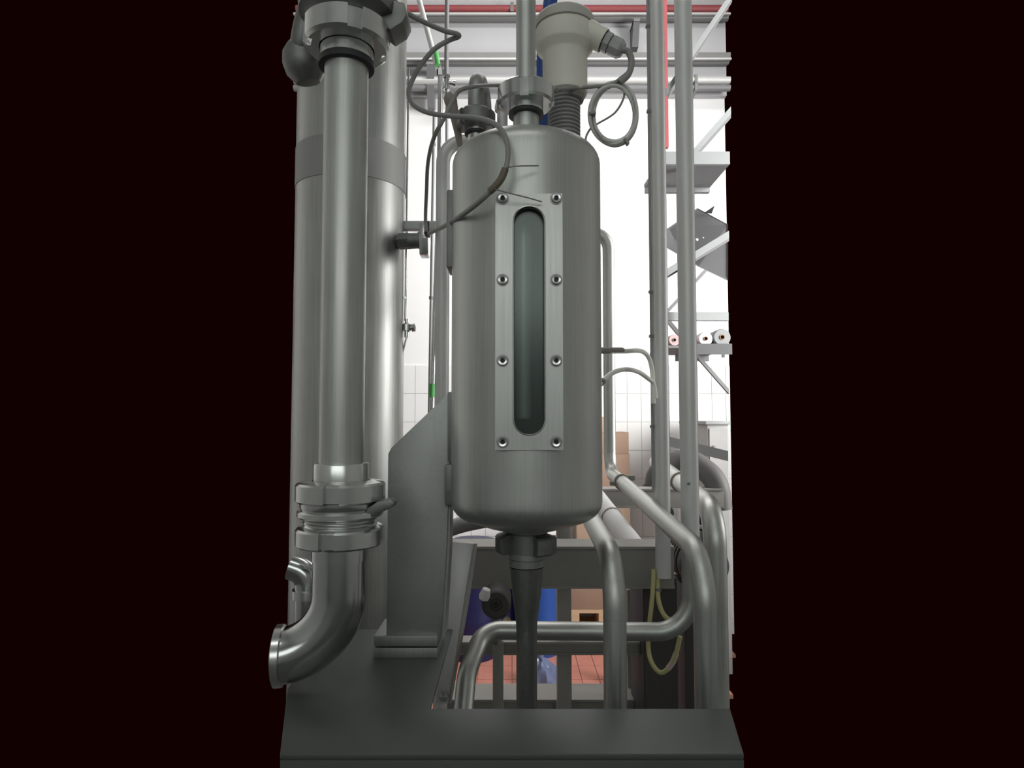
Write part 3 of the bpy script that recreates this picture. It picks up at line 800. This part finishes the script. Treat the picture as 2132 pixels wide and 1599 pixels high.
# curved pipe under vessel left
up = thing('underside_pipe', 'dark pipe curving out to the left under the vessel', 'pipe', P(990, 1110, 1.40))
pipe('tube', [P(905, 1112, 1.42), P(960, 1092, 1.42), P(1060, 1072, 1.42), P(1095, 1060, 1.42)], 0.0175, 'dull_steel', up, bend=0.3)

# round valve actuator
pm = thing('valve_actuator', 'dark round actuator with white cap left of the outlet pipe', 'actuator', P(1032, 1300, 1.52))
c = P(1033, 1259, 1.50)
lathe('drum', [(0, 0), (0.012, 0.0), (0.014, 0.004), (0.028, 0.004), (0.032, 0.0), (0.034, -0.006), (0.034, -0.07), (0, -0.07)], c, 'cabinet_dark', pm, axis=(0, -1, 0), n=40)
lathe('hub', [(0, -0.004), (0.006, -0.004), (0.005, 0.008), (0, 0.009)], c, 'black_paint', pm, axis=(0, -1, 0), n=16)
lathe('white_cap', [(0, -0.01), (0.011, -0.008), (0.013, 0.0), (0.009, 0.016), (0, 0.02)], P(1009, 1240, 1.49), 'warm_white', pm, axis=(0.3, -0.2, 1), n=24)
lathe('brass_fitting', [(0, -0.012), (0.007, -0.012), (0.007, 0.0), (0.0095, 0.0), (0.0095, 0.01), (0, 0.01)], P(1053, 1296, 1.49), 'brass', pm, axis=(0.7, -0.2, 0.7), n=6, angle=10)
pipe('stem', [c + Vector((0, 0.04, -0.03)), c + Vector((0, 0.04, -0.10))], 0.012, 'dark_steel', pm, n=16)

# ================================================================ PIPES on the right
# vertical loop pipe (right of conduit) running down, across and down again
lx_, ly_ = X(1430, 600, 1.40), 1.40
lp = thing('process_pipe', 'tall steel pipe, rightmost vertical, that turns left below the beam', 'pipe', (lx_, ly_, Z(1475, 1.2)))
zl = Z(1316, ly_)
zw = Z(1120, ly_)
pipe('tube', [Vector((lx_, ly_, 2.75)), Vector((lx_, ly_, zw))], 0.0192, 'galvanised', lp)
pipe('shaded_bend', [Vector((lx_, ly_, zw)), Vector((lx_, ly_, zl)), Vector((X(1008, 1312, ly_), ly_, zl + 0.004)), P(972, 1400, 1.32), P(963, 1500, 1.27)], 0.0192, 'brushed_steel', lp, bend=[0, 0.075, 0.05, 0.1, 0], seg=14)  # darker steel on the lower run paints in the dimmer light there
lathe('weld_ring', [(0.0185, -0.0015), (0.0198, 0), (0.0185, 0.0015)], (lx_, ly_, zw), 'dull_steel', lp, n=32)  # added ring where the two pipe colours meet
q = P(1430, 1010, ly_ - 0.0192)
lathe('rivet', [(0, 0.002), (0.003, 0.001), (0.003, -0.002), (0, -0.002)], P(1434, 1007, ly_ - 0.0192), 'dark_steel', lp, axis=(0, -1, 0), n=12)
# conduit
cx2, cy2 = X(1374, 600, 1.52), 1.52
cd = thing('conduit_pipe', 'grey vertical conduit beside the rightmost pipe, hoses leave its lower end', 'conduit', (cx2, cy2, Z(1202, cy2)))
lathe('tube', [(0.0145, Z(1202, cy2)), (0.0178, Z(1202, cy2)), (0.0178, 2.85), (0, 2.85)], (cx2, cy2, 0), 'galvanised', cd, n=40)
lathe('inner_sleeve', [(0.0, Z(1190, cy2)), (0.0150, Z(1190, cy2)), (0.0146, Z(1203, cy2)), (0.0160, Z(1203, cy2))], (cx2, cy2, 0), 'black_paint', cd, n=32)
tl = thing('air_line', 'thin pale tube clipped along the left of the grey conduit', 'tube', P(1355, 1000, cy2))
pipe('tube', [Vector((cx2 - 0.0215, cy2, 2.8)), Vector((cx2 - 0.0215, cy2, Z(1020, cy2)))], 0.0033, 'rack_light', tl, n=10)
for y_ in (55, 232, 608, 700, 888):
    q = Vector((cx2 - 0.0215, cy2, Z(y_, cy2)))
    box('clip', q.x - 0.005, q.x + 0.006, q.y - 0.005, q.y + 0.005, q.z - 0.003, q.z + 0.003, 'rack_grey', tl)
# clear hoses
h1_ = thing('clear_hose', 'milky hose leaving the vessel side level, upper of the two', 'hose', P(1300, 732, 1.40))
cable('hose', [P(1268, 731, 1.26), P(1300, 731, 1.36), P(1330, 730, 1.45), P(1345, 737, 1.48), P(1354, 753, 1.49), P(1359, 785, 1.495), P(1361, 840, 1.495)], 0.0052, 'hose_clear', h1_, n=12)
pipe('barb_fitting', [P(1232, 730, 1.165), P(1295, 729.5, 1.345)], 0.0062, 'brown_plastic', h1_, n=12)
h2_ = thing('clear_hose', 'milky hose arching against the white tiles, lower of the two', 'hose', P(1300, 800, 1.40))
cable('hose', [P(1232, 818, 1.17), P(1256, 792, 1.22), P(1278, 775, 1.29), P(1303, 769, 1.37), P(1328, 774, 1.46), P(1348, 787, 1.48), P(1361, 800, 1.495), P(1366, 830, 1.495)], 0.0050, 'hose_clear', h2_, n=12)
lathe('hose_end', [(0.004, -0.008), (0.0066, -0.008), (0.0066, 0.008), (0.004, 0.008)], P(1252, 796, 1.212), 'brown_plastic', h2_, axis=(P(1278, 775, 1.29) - P(1256, 792, 1.22)), n=14)
# yellow hoses
y1_ = thing('yellow_hose', 'yellowish hose dropping from the conduit end and looping below the rail', 'hose', P(1360, 1400, 1.5))
cable('hose', [P(1361, 1185, 1.52), P(1360, 1215, 1.51), P(1357, 1255, 1.50), P(1351, 1310, 1.50), P(1350, 1350, 1.50), P(1357, 1380, 1.49), P(1374, 1400, 1.48), P(1391, 1392, 1.47), P(1406, 1366, 1.46), P(1416, 1325, 1.45)], 0.0052, 'hose_yellow', y1_, n=12)
cable('sleeve', [P(1391, 1392, 1.47), P(1401, 1378, 1.465), P(1408, 1360, 1.46)], 0.0062, 'pink_cloth', y1_, n=12)
y2_ = thing('yellow_hose', 'yellowish hose curving right from the conduit end behind the pipe bend', 'hose', P(1380, 1290, 1.5))
cable('hose', [P(1371, 1185, 1.52), P(1369, 1215, 1.515), P(1371, 1250, 1.50), P(1381, 1278, 1.49), P(1398, 1293, 1.47), P(1425, 1300, 1.45)], 0.0056, 'hose_yellow', y2_, n=12)
lathe('hose_clip', [(0.005, -0.004), (0.0075, -0.004), (0.0075, 0.004), (0.005, 0.004)], P(1370, 1228, 1.51), 'rack_grey', y2_, n=16)

# forward pipe (a): from under the vessel, bending down
da = 1.07
ax_, az_ = X(1279, 1170, da), Z(1168, da)
pa = thing('down_pipe', 'thick steel pipe coming forward under the vessel and dropping behind the deck', 'pipe', (ax_, da, 0.012))
pipe('tube', [P(1085, 880, WD - 0.012), P(1195, 1016, 1.66), Vector((ax_, da, az_)), Vector((ax_, da, 0.012))], 0.0188, 'brushed_steel', pa, bend=[0, 0.3, 0.085, 0], seg=14, n=32)
lathe('weld_ring', [(0.018, -0.0012), (0.0193, 0), (0.018, 0.0012)], (ax_, da, Z(1285, da)), 'dull_steel', pa, n=32)
# forward pipe (b)
db = 1.07
bx_, bz_ = X(1467, 1190, db), Z(1158, db)
vy2 = 2.05
vb = X(1268, 700, vy2)
pb = thing('loop_pipe', 'steel pipe right of the vessel that comes diagonally forward and drops at right', 'pipe', (bx_, db, 0.012))
c1 = P(1291, 1000, 1.85)
V0 = [Vector((vx + 0.03, vy + vr - 0.004, 1.80)), Vector((vx + 0.03, 1.52, 1.80)), Vector((vb - 0.14, vy2, Z(484, vy2))), Vector((vb, vy2, Z(484, vy2))), Vector((vb, vy2, Z(985, vy2))), c1, Vector((bx_, db, bz_)), Vector((bx_, db, 0.012))]
pipe('tube', V0, 0.0188, 'brushed_steel', pb, bend=[0, 0.06, 0.06, 0.055, 0.07, 0.1, 0.09, 0], seg=14, n=32)
ax = (Vector((bx_, db, bz_)) - c1).normalized()
cl = c1 + ax * 0.03
cp = lathe('clamp_ring', [(0.0185, -0.007), (0.0225, -0.006), (0.0225, 0.006), (0.0185, 0.007)], cl, 'beam_paint', pb, axis=ax, n=32)
box('wing_nut', cl.x + 0.018, cl.x + 0.036, cl.y - 0.006, cl.y + 0.006, cl.z + 0.004, cl.z + 0.018, 'beam_paint', cp, bev=0.003)
box('hinge', cl.x - 0.034, cl.x - 0.018, cl.y - 0.006, cl.y + 0.006, cl.z - 0.010, cl.z + 0.002, 'beam_paint', cp, bev=0.003)
# white pipe (c)
pcw = thing('white_pipe', 'white pipe with a thin clamp slanting behind the broad beam', 'pipe', P(1330, 1180, 1.80))
w0, w1 = P(1238, 1030, 2.28), P(1336, 1160, 1.80)
pipe('tube', [P(1190, 960, WD - 0.012), w0, w1], 0.031, 'white_paint', pcw, bend=0.4)
axw = (w1 - w0).normalized()
cp = lathe('clamp_ring', [(0.030, -0.004), (0.0335, -0.003), (0.0335, 0.003), (0.030, 0.004)], w0 + axw * (w1 - w0).length * 0.42, 'frame_steel', pcw, axis=axw, n=32)
# far right pipe (d)
dd = 1.52
dxp, dzp = X(1488, 1080, dd), Z(1062, dd)
pd = thing('corner_pipe', 'pale pipe bending down at the right edge of the picture', 'pipe', (dxp, dd, 0.012))
v0 = P(1366, 962, 2.48)
pipe('tube', [v0, Vector((dxp, dd, dzp)), Vector((dxp, dd, 0.012))], 0.0262, 'brushed_steel', pd, bend=0.09, seg=14, n=32)
axd = (Vector((dxp, dd, dzp)) - v0).normalized()
lathe('clamp_ring', [(0.026, -0.005), (0.0305, -0.004), (0.0305, 0.004), (0.026, 0.005)], v0 + axd * 0.52, 'lever_brown', pd, axis=axd, n=32)
mo = thing('pump_motor', 'dark motor body behind the diagonal pipe at the right edge', 'motor', P(1460, 1260, 1.95))
c = P(1460, 1172, 1.95)
prof = [(0, 0.06), (0.045, 0.058), (0.068, 0.045), (0.072, 0.03), (0.072, 0.0)]
for k in range(7): prof += [(0.064, -0.002 - 0.026 * k), (0.064, -0.012 - 0.026 * k), (0.074, -0.014 - 0.026 * k), (0.074, -0.026 - 0.026 * k)]
prof += [(0.06, -0.19), (0, -0.19)]
lathe('housing', prof, c, 'cabinet_dark', mo, axis=(0, -1, 0), n=40)
box('terminal_box', c.x - 0.03, c.x + 0.03, c.y + 0.02, c.y + 0.10, c.z + 0.078, c.z + 0.115, 'cabinet_dark', mo, bev=0.004)
box('stand', c.x - 0.05, c.x + 0.05, c.y + 0.01, c.y + 0.16, 0.012, c.z - 0.07, 'cabinet_dark', mo, bev=0.004)
# large flexible elbow behind
fe = thing('suction_elbow', 'large dark grey elbow arching behind the two vertical pipes', 'pipe', P(1370, 1040, 2.45))
pipe('bend', [P(1366, 1060, 2.5), P(1364, 985, 2.5), P(1430, 948, 2.5), P(1494, 1000, 2.4), P(1500, 1060, 2.4)], 0.042, 'elbow_grey', fe, bend=[0, 0.07, 0.12, 0.10, 0], seg=10)
lathe('rim', [(0.035, -0.008), (0.050, -0.008), (0.050, 0.008), (0.035, 0.008)], P(1366, 1012, 2.5), 'elbow_grey', fe, n=32)
# pipe end, its dark mouth painted black, and clamp block
kn_ = thing('black_pipe_end', 'round pipe end with black-painted mouth under the right-hand beam', 'cap', P(1385, 1085, 1.95))
ck = P(1387, 1068, 1.95)
lathe('cap', [(0, 0.012), (0.018, 0.012), (0.022, 0.008), (0.022, -0.03), (0, -0.03)], ck, 'black_paint', kn_, axis=(0.35, -1, 0), n=32)
lathe('neck', [(0, -0.12), (0.016, -0.12), (0.016, -0.03), (0, -0.03)], ck, 'beam_paint', kn_, axis=(0.35, -1, 0), n=24)
kv = thing('ball_valve', 'small black valve on a pale flat handle beside the right edge pipe', 'valve', P(1465, 1125, 1.75))
c = P(1466, 1088, 1.75)
lathe('body', [(0, -0.02), (0.016, -0.02), (0.019, -0.008), (0.019, 0.012), (0.010, 0.02), (0.010, 0.028), (0, 0.028)], c, 'black_paint', kv, n=24)
bar('handle', P(1450, 1096, 1.72), P(1482, 1099, 1.72), 0.02, 0.008, 'warm_white', kv, bev=0.002)
pipe('tube', [c + Vector((0, 0, -0.02)), c + Vector((0, 0, -0.30))], 0.012, 'dark_steel', kv, n=16)

# ================================================================ SLIM TUBES, left
t1 = thing('slim_tube', 'white slim tube slanting from the top edge, green tape at its foot', 'tube', P(908, 130, 2.5))
pipe('tube', [P(866, -25, 2.5), P(909, 135, 2.5)], 0.0105, 'white_paint', t1, n=14)
pipe('green_tape', [P(905, 103, 2.5), P(911, 136, 2.5)], 0.0122, 'green_tape', t1, n=14)
t2 = thing('slim_tube', 'bright polished slim tube left of the vessel with green tape low down', 'tube', P(899, 900, 2.2))
q = P(897, 900, 2.2)
pipe('tube', [P(917, 140, 2.2), P(914, 400, 2.2), q, Vector((q.x, q.y, 0.012))], 0.0085, 'polished_steel', t2, n=16, bend=1)
pipe('green_tape', [P(900, 799, 2.2), P(899, 827, 2.2)], 0.0105, 'green_tape', t2, n=16)
lathe('compression_nut', [(0.008, -0.012), (0.0135, -0.012), (0.0135, 0.012), (0.008, 0.012)], P(917, 152, 2.2), 'polished_steel', t2, n=6, angle=10)
t3 = thing('slim_tube', 'lilac grey slim tube dropping from the top edge to a small fitting', 'tube', P(930, 190, 3.0))
pipe('tube', [P(931, -25, 3.0), P(929, 172, 3.0)], 0.0105, 'rack_grey', t3, n=14)
c = P(930, 172, 3.0)
lathe('tee_fitting', [(0.010, -0.035), (0.016, -0.035), (0.016, -0.02), (0.013, -0.018), (0.013, 0.018), (0.016, 0.02), (0.016, 0.035), (0.010, 0.035)], c, 'polished_steel', t3, n=20)
lathe('tee_branch', [(0, 0), (0.011, 0), (0.011, 0.03), (0.015, 0.03), (0.015, 0.045), (0, 0.045)], c, 'polished_steel', t3, axis=(1, 0, -0.15), n=20)
pipe('lower_tube', [P(931, 180, 3.0), P(930, 420, 3.0)], 0.008, 'rack_light', t3, n=14)
t4 = thing('slim_tube', 'short bright horizontal tube joining the slim verticals to the tank', 'tube', P(880, 172, 3.0))
pipe('tube', [P(846, 170, 3.0), P(914, 170, 3.0)], 0.0115, 'white_paint', t4, n=14)
pipe('end_socket', [P(842, 170, 3.0), P(856, 170, 3.0)], 0.0145, 'rack_light', t4, n=14)
t5 = thing('slim_tube', 'pale vertical tube running beside the curved return pipe', 'tube', P(905, 900, 2.6))
q = P(893, 900, 2.6)
pipe('tube', [P(904, 230, 2.6), q, Vector((q.x, q.y, 0.012))], 0.006, 'rack_light', t5, n=12)
for y_ in (300, 620): lathe('clip', [(0.005, -0.006), (0.009, -0.006), (0.009, 0.006), (0.005, 0.006)], P(904 - 11 * (y_ - 230) / 670, y_, 2.6), 'rack_grey', t5, n=12)

# ================================================================ RACK, right background
dn, df = 3.0, 3.3
XE = X(1517, 350, dn)
rk = thing('storage_rack', 'grey steel rack with sloping braces at the right by the white wall', 'rack', (1.0, 3.2, 0.0))
s1n, s1f = P(1372, 345, dn), P(1341, 385, df)
zs = s1n.z
prism('upper_shelf', [Vector((s1n.x, dn, zs)), Vector((XE, dn, zs)), Vector((XE, df, zs)), Vector((s1f.x, df, zs))], (0, 0, 0.02), 'rack_grey', rk)
box('shelf_lip', s1f.x + 0.006, XE, df - 0.01, df + 0.02, Z(401, df), zs, 'rack_grey', rk)
box('shelf_front', s1n.x, XE, dn - 0.02, dn, Z(345, dn), Z(319, dn), 'rack_light', rk)
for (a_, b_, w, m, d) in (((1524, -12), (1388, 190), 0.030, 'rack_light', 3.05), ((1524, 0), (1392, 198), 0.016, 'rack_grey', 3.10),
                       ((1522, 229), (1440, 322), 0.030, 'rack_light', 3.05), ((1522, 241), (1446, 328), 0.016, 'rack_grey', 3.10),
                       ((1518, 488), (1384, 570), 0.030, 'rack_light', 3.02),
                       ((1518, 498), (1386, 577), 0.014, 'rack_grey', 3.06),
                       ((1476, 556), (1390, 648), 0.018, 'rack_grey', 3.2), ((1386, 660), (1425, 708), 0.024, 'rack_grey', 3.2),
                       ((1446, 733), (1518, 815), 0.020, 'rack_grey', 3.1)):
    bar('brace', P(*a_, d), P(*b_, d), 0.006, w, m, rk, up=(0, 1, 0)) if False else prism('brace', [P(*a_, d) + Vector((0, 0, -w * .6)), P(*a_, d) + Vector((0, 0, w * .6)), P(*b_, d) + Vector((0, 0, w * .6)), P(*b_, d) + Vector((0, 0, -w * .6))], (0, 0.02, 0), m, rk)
a_ = P(1386, 650, 3.1); b_ = P(1517, 651, 3.1)
box('cross_rail', a_.x, b_.x, 3.1, 3.13, Z(667, 3.1), Z(650, 3.1), 'rack_light', rk)
# lower shelf
l_n, l_f = 3.0, 3.35
zl2 = Z(738, l_n)
box('lower_shelf', X(1386, 720, l_n), XE, l_n, l_f, zl2 + 0.03, zl2 + 0.042, 'rack_grey', rk)
box('shelf_lip', X(1447, 720, l_n), XE, l_n - 0.004, l_n, zl2, zl2 + 0.05, 'rack_dark', rk)
box('shelf_beam', X(1447, 720, l_n), XE, l_f, l_f + 0.02, zl2, zl2 + 0.042, 'rack_dark', rk)

box('hook', X(1504, 740, 3.05), X(1509, 740, 3.05), 3.05, 3.06, Z(744, 3.05), Z(735, 3.05), 'rack_dark', rk)

xr = X(1391.5, 200, 3.42)
box('red_upright', xr - 0.022, xr - 0.001, 3.42, 3.45, Z(306, 3.42), Z(-30, 3.42), 'red_paint', rk)
xr3 = X(1431, 700, 3.04)
box('upright', xr3 - 0.018, xr3 + 0.018, 3.02, 3.055, 0.0, 4.2, 'rack_grey', rk)
xr2 = X(1420, 700, 3.3)
box('upright', xr2 - 0.012, xr2 + 0.012, 3.30, 3.33, 0.004, Z(345, 3.3), 'rack_grey', rk)
# loose sheet leaning in the rack
sh = thing('sheet_panel', 'loose grey sheet tilted across the middle of the rack', 'panel', P(1460, 520, 3.15))
prism('sheet', [P(1388, 478, 3.25), P(1453, 434, 3.30), P(1516, 468, 3.15), P(1516, 585, 3.08), P(1455, 556, 3.12), P(1388, 516, 3.2)], (0, 0.006, 0.004), 'rack_dark', sh)
prism('torn_corner', [P(1466, 443, 3.25), P(1488, 428, 3.22), P(1482, 444, 3.22)], (0, 0.005, 0), 'rack_grey', sh)
for (px_, py_, rr) in ((1451, 499, 0.0075), (1464, 495, 0.0035)):
    lathe('rivet', [(0, 0.004), (rr * .8, 0.003), (rr, 0.0), (0, 0.0)], P(px_, py_, 3.12), 'white_paint', sh, axis=(0, -1, 0), n=12)
# rolls on the lower shelf
zsh = zl2 + 0.042
def roll(px, r_, mat, label):
    d = 3.06
    c_ = P(px, 715, d); c_.z = zsh + r_
    t = thing('paper_roll', label, 'roll', (c_.x, d, zsh), 'rolls on the lower rack shelf')
    lathe('wrap', [(r_ * .3, -0.05), (r_ * .93, -0.05), (r_, -0.044), (r_, 0.12), (r_ * .93, 0.126), (r_ * .3, 0.126)], c_, mat, t, axis=(0, 1, 0), n=28)
    lathe('core', [(r_ * .22, -0.053), (r_ * .31, -0.053), (r_ * .31, 0.128), (r_ * .22, 0.128)], c_, 'cardboard', t, axis=(0, 1, 0), n=20)
roll(1399, 0.027, 'pink_cloth', 'pinkish roll at the left end of the lower rack shelf')
roll(1425, 0.031, 'pink_cloth', 'pinkish roll half hidden behind the rightmost vertical pipe')
roll(1463, 0.033, 'warm_white', 'white roll on the lower rack shelf, just right of the rightmost pipe')
roll(1497, 0.040, 'rack_light', 'grey roll at the right end of the lower rack shelf')
# handrail and white cabinet
prism('sloping_rail', [P(1380, 906, 3.2), P(1516, 939, 2.7), P(1516, 960, 2.7), P(1380, 926, 3.2)], (0, 0.03, 0), 'rack_light', rk)
wc = thing('white_cabinet', 'off-white cabinet standing by the wall at the right edge', 'cabinet', P(1500, 1100, 3.9))
xa = X(1475, 900, 3.85)
box('body', xa, 1.290, 3.87, 4.45, 0.004, Z(884, 3.86), 'cabinet_grey', wc, bev=0.005)
box('top', xa - 0.015, 1.295, 3.85, 4.47, Z(884, 3.86), Z(877, 3.86), 'rack_light', wc, bev=0.004)
box('door', xa + 0.01, 1.28, 3.862, 3.87, 0.1, Z(892, 3.86), 'cabinet_grey', wc)
lathe('door_knob', [(0, 0.012), (0.008, 0.01), (0.008, 0.004), (0.004, 0), (0, 0)], P(1486, 930, 3.86), 'rack_grey', wc, axis=(0, -1, 0), n=14)

# ================================================================ GOODS on the floor by the wall
def carton(pxa, pxb, y0, z0, d, dep, mat, label, group=None):
    xa, xb = X(pxa, y0, d), X(pxb, y0, d)
    z1 = Z(y0, d)
    t = thing('cardboard_box', label, 'box', ((xa + xb) / 2, d + dep / 2, z0), group)
    box('body', xa, xb, d, d + dep, z0, z1 - 0.004, mat, t, bev=0.003)
    xm = (xa + xb) / 2
    box('flap', xa + 0.001, xm - 0.001, d + 0.001, d + dep - 0.001, z1 - 0.004, z1, mat, t)
    box('flap', xm + 0.001, xb - 0.001, d + 0.001, d + dep - 0.001, z1 - 0.004, z1, mat, t)
    box('tape', xm - 0.025, xm + 0.025, d - 0.0006, d, z1 - 0.08, z1 - 0.002, 'cardboard_light', t)
    return z1
PH = 0.122
def pallet(pxa, pxb, d, dep, z0, label):
    xa, xb = X(pxa, 1290, d), X(pxb, 1290, d)
    t = thing('wooden_pallet', label, 'pallet', ((xa + xb) / 2, d + dep / 2, z0))
    PZ = z0 + PH
    for k in range(3):
        y0 = d + (dep - 0.09) * k / 2
        box('deck_board', xa, xb, y0, y0 + 0.09, PZ - 0.020, PZ, 'pallet_wood', t)
    for k in range(3):
        xm = xa + (xb - xa - 0.07) * k / 2
        box('stringer_board', xm, xm + 0.07, d, d + dep, PZ - 0.036, PZ - 0.020, 'pallet_wood', t)
        for j in range(2):
            y0 = d + (dep - 0.10) * j
            box('block', xm, xm + 0.07, y0, y0 + 0.10, z0 + 0.018, PZ - 0.036, 'pallet_wood', t)
        box('bottom_board', xm, xm + 0.07, d, d + dep, z0, z0 + 0.018, 'pallet_wood', t)
    return PZ
pz = pallet(1184, 1332, 4.30, 0.27, 0.004, 'wooden pallet standing on the red tiles, lower of the two')
pz = pallet(1184, 1332, 4.30, 0.27, pz, 'wooden pallet directly under the cardboard stack, upper of the two')
zt_ = carton(1188, 1322, 1170, pz, 4.31, 0.25, 'cardboard', 'wide brown carton at the bottom of the pallet stack')
zt_ = carton(1200, 1312, 1040, zt_, 4.32, 0.24, 'cardboard_light', 'light brown carton in the middle of the stack, seen under the beam')
zt_ = carton(1226, 1311, 945, zt_, 4.33, 0.23, 'cardboard', 'brown carton right of the vessel, second from the top of the stack')
zt_ = carton(1230, 1309, 900, zt_, 4.34, 0.22, 'cardboard', 'shallow brown carton beside the loop pipe, topmost of the stack')
carton(1225, 1262, 868, zt_, 4.35, 0.2, 'cardboard_light', 'small light carton peeping out beside the vessel edge above the stack')
def drum(px, d, r_, h_, mat, label, lidmat='rubber_black'):
    c_ = P(px, 1300, d)
    t = thing('plastic_drum', label, 'drum', (c_.x, d, 0.004), 'blue drums along the wall')
    lathe('body', [(0, 0.004), (r_ * .93, 0.004), (r_ * .97, 0.02), (r_, 0.08), (r_, h_ * .30), (r_ * 1.03, h_ * .33), (r_, h_ * .36), (r_, h_ * .66), (r_ * 1.03, h_ * .69), (r_, h_ * .72), (r_, h_ * .9), (r_ * .93, h_ * .97), (0, h_ * .97)], (c_.x, d, 0), mat, t, n=40)
    lathe('lid', [(0, h_ * .97), (r_ * .98, h_ * .965), (r_ * 1.02, h_ * .975), (r_ * 1.02, h_), (r_ * .9, h_ * 1.01), (0, h_ * 1.01)], (c_.x, d, 0), lidmat, t, n=40)
drum(1128, 4.22, 0.105, 0.62, 'blue_plastic', 'bright blue drum right of the outlet pipe', 'blue_plastic')
drum(985, 4.18, 0.15, 0.72, 'blue_navy', 'navy blue drum behind the diagonal brace', 'blue_navy')
drum(1048, 4.35, 0.10, 0.55, 'blue_navy', 'small navy drum behind the round actuator', 'blue_navy')
# wrapped film bundle and white jug on the floor
fb = thing('film_bundle', 'crumpled bluish plastic bundle on the red tiles', 'bundle', P(1128, 1425, 3.75))
V = []; Fc = []
c_ = P(1126, 1408, 3.75); c_.z = 0.0
nu, nv = 24, 10
for j in range(nv + 1):
    t = j / nv
    rr = 0.105 * math.sin(math.pi * (0.5 + 0.5 * t)) ** 0.6 if t < 1 else 0.0
    for k in range(nu):
        a = 2 * math.pi * k / nu
        w_ = 1 + 0.16 * math.sin(5 * a + 3 * t) + 0.08 * math.sin(11 * a - 7 * t)
        V.append(c_ + Vector((rr * w_ * math.cos(a), rr * w_ * math.sin(a), 0.006 + 0.14 * t + 0.008 * math.sin(4 * a))))
for j in range(nv):
    for k in range(nu):
        k2 = (k + 1) % nu
        Fc.append((j * nu + k, j * nu + k2, (j + 1) * nu + k2, (j + 1) * nu + k))
mk('film', V, Fc, 'film_blue', fb)
lathe('knot', [(0, -0.01), (0.014, -0.008), (0.018, 0.01), (0.01, 0.03), (0.016, 0.045), (0, 0.05)], c_ + Vector((0, 0, 0.145)), 'film_blue', fb, n=16)
jg = thing('white_jug', 'white jug on the red tiles beside the thick down pipe', 'jug', P(1312, 1440, 3.7))
c_ = P(1312, 1440, 3.7); c_.z = 0.004
lathe('body', [(0, 0), (0.042, 0.0), (0.048, 0.01), (0.048, 0.15), (0.03, 0.19), (0.016, 0.205), (0.016, 0.225), (0, 0.225)], c_, 'warm_white', jg, n=28)
lathe('cap', [(0, 0.222), (0.020, 0.222), (0.020, 0.245), (0, 0.245)], c_, 'rack_grey', jg, n=20)
# bin standing on the bright blue drum
wcr = thing('storage_bin', 'dark bin with white lid on the blue drum, glimpsed under the vessel', 'bin', (X(1140, 1130, 4.2), 4.22, 0.627))
xa, xb = X(1108, 1120, 4.12), X(1168, 1120, 4.12)
box('body', xa + 0.008, xb - 0.008, 4.125, 4.315, 0.627, Z(1114, 4.12), 'lever_brown', wcr, bev=0.004)
box('lid', xa, xb, 4.117, 4.323, Z(1114, 4.12), Z(1103, 4.12), 'white_paint', wcr, bev=0.004)
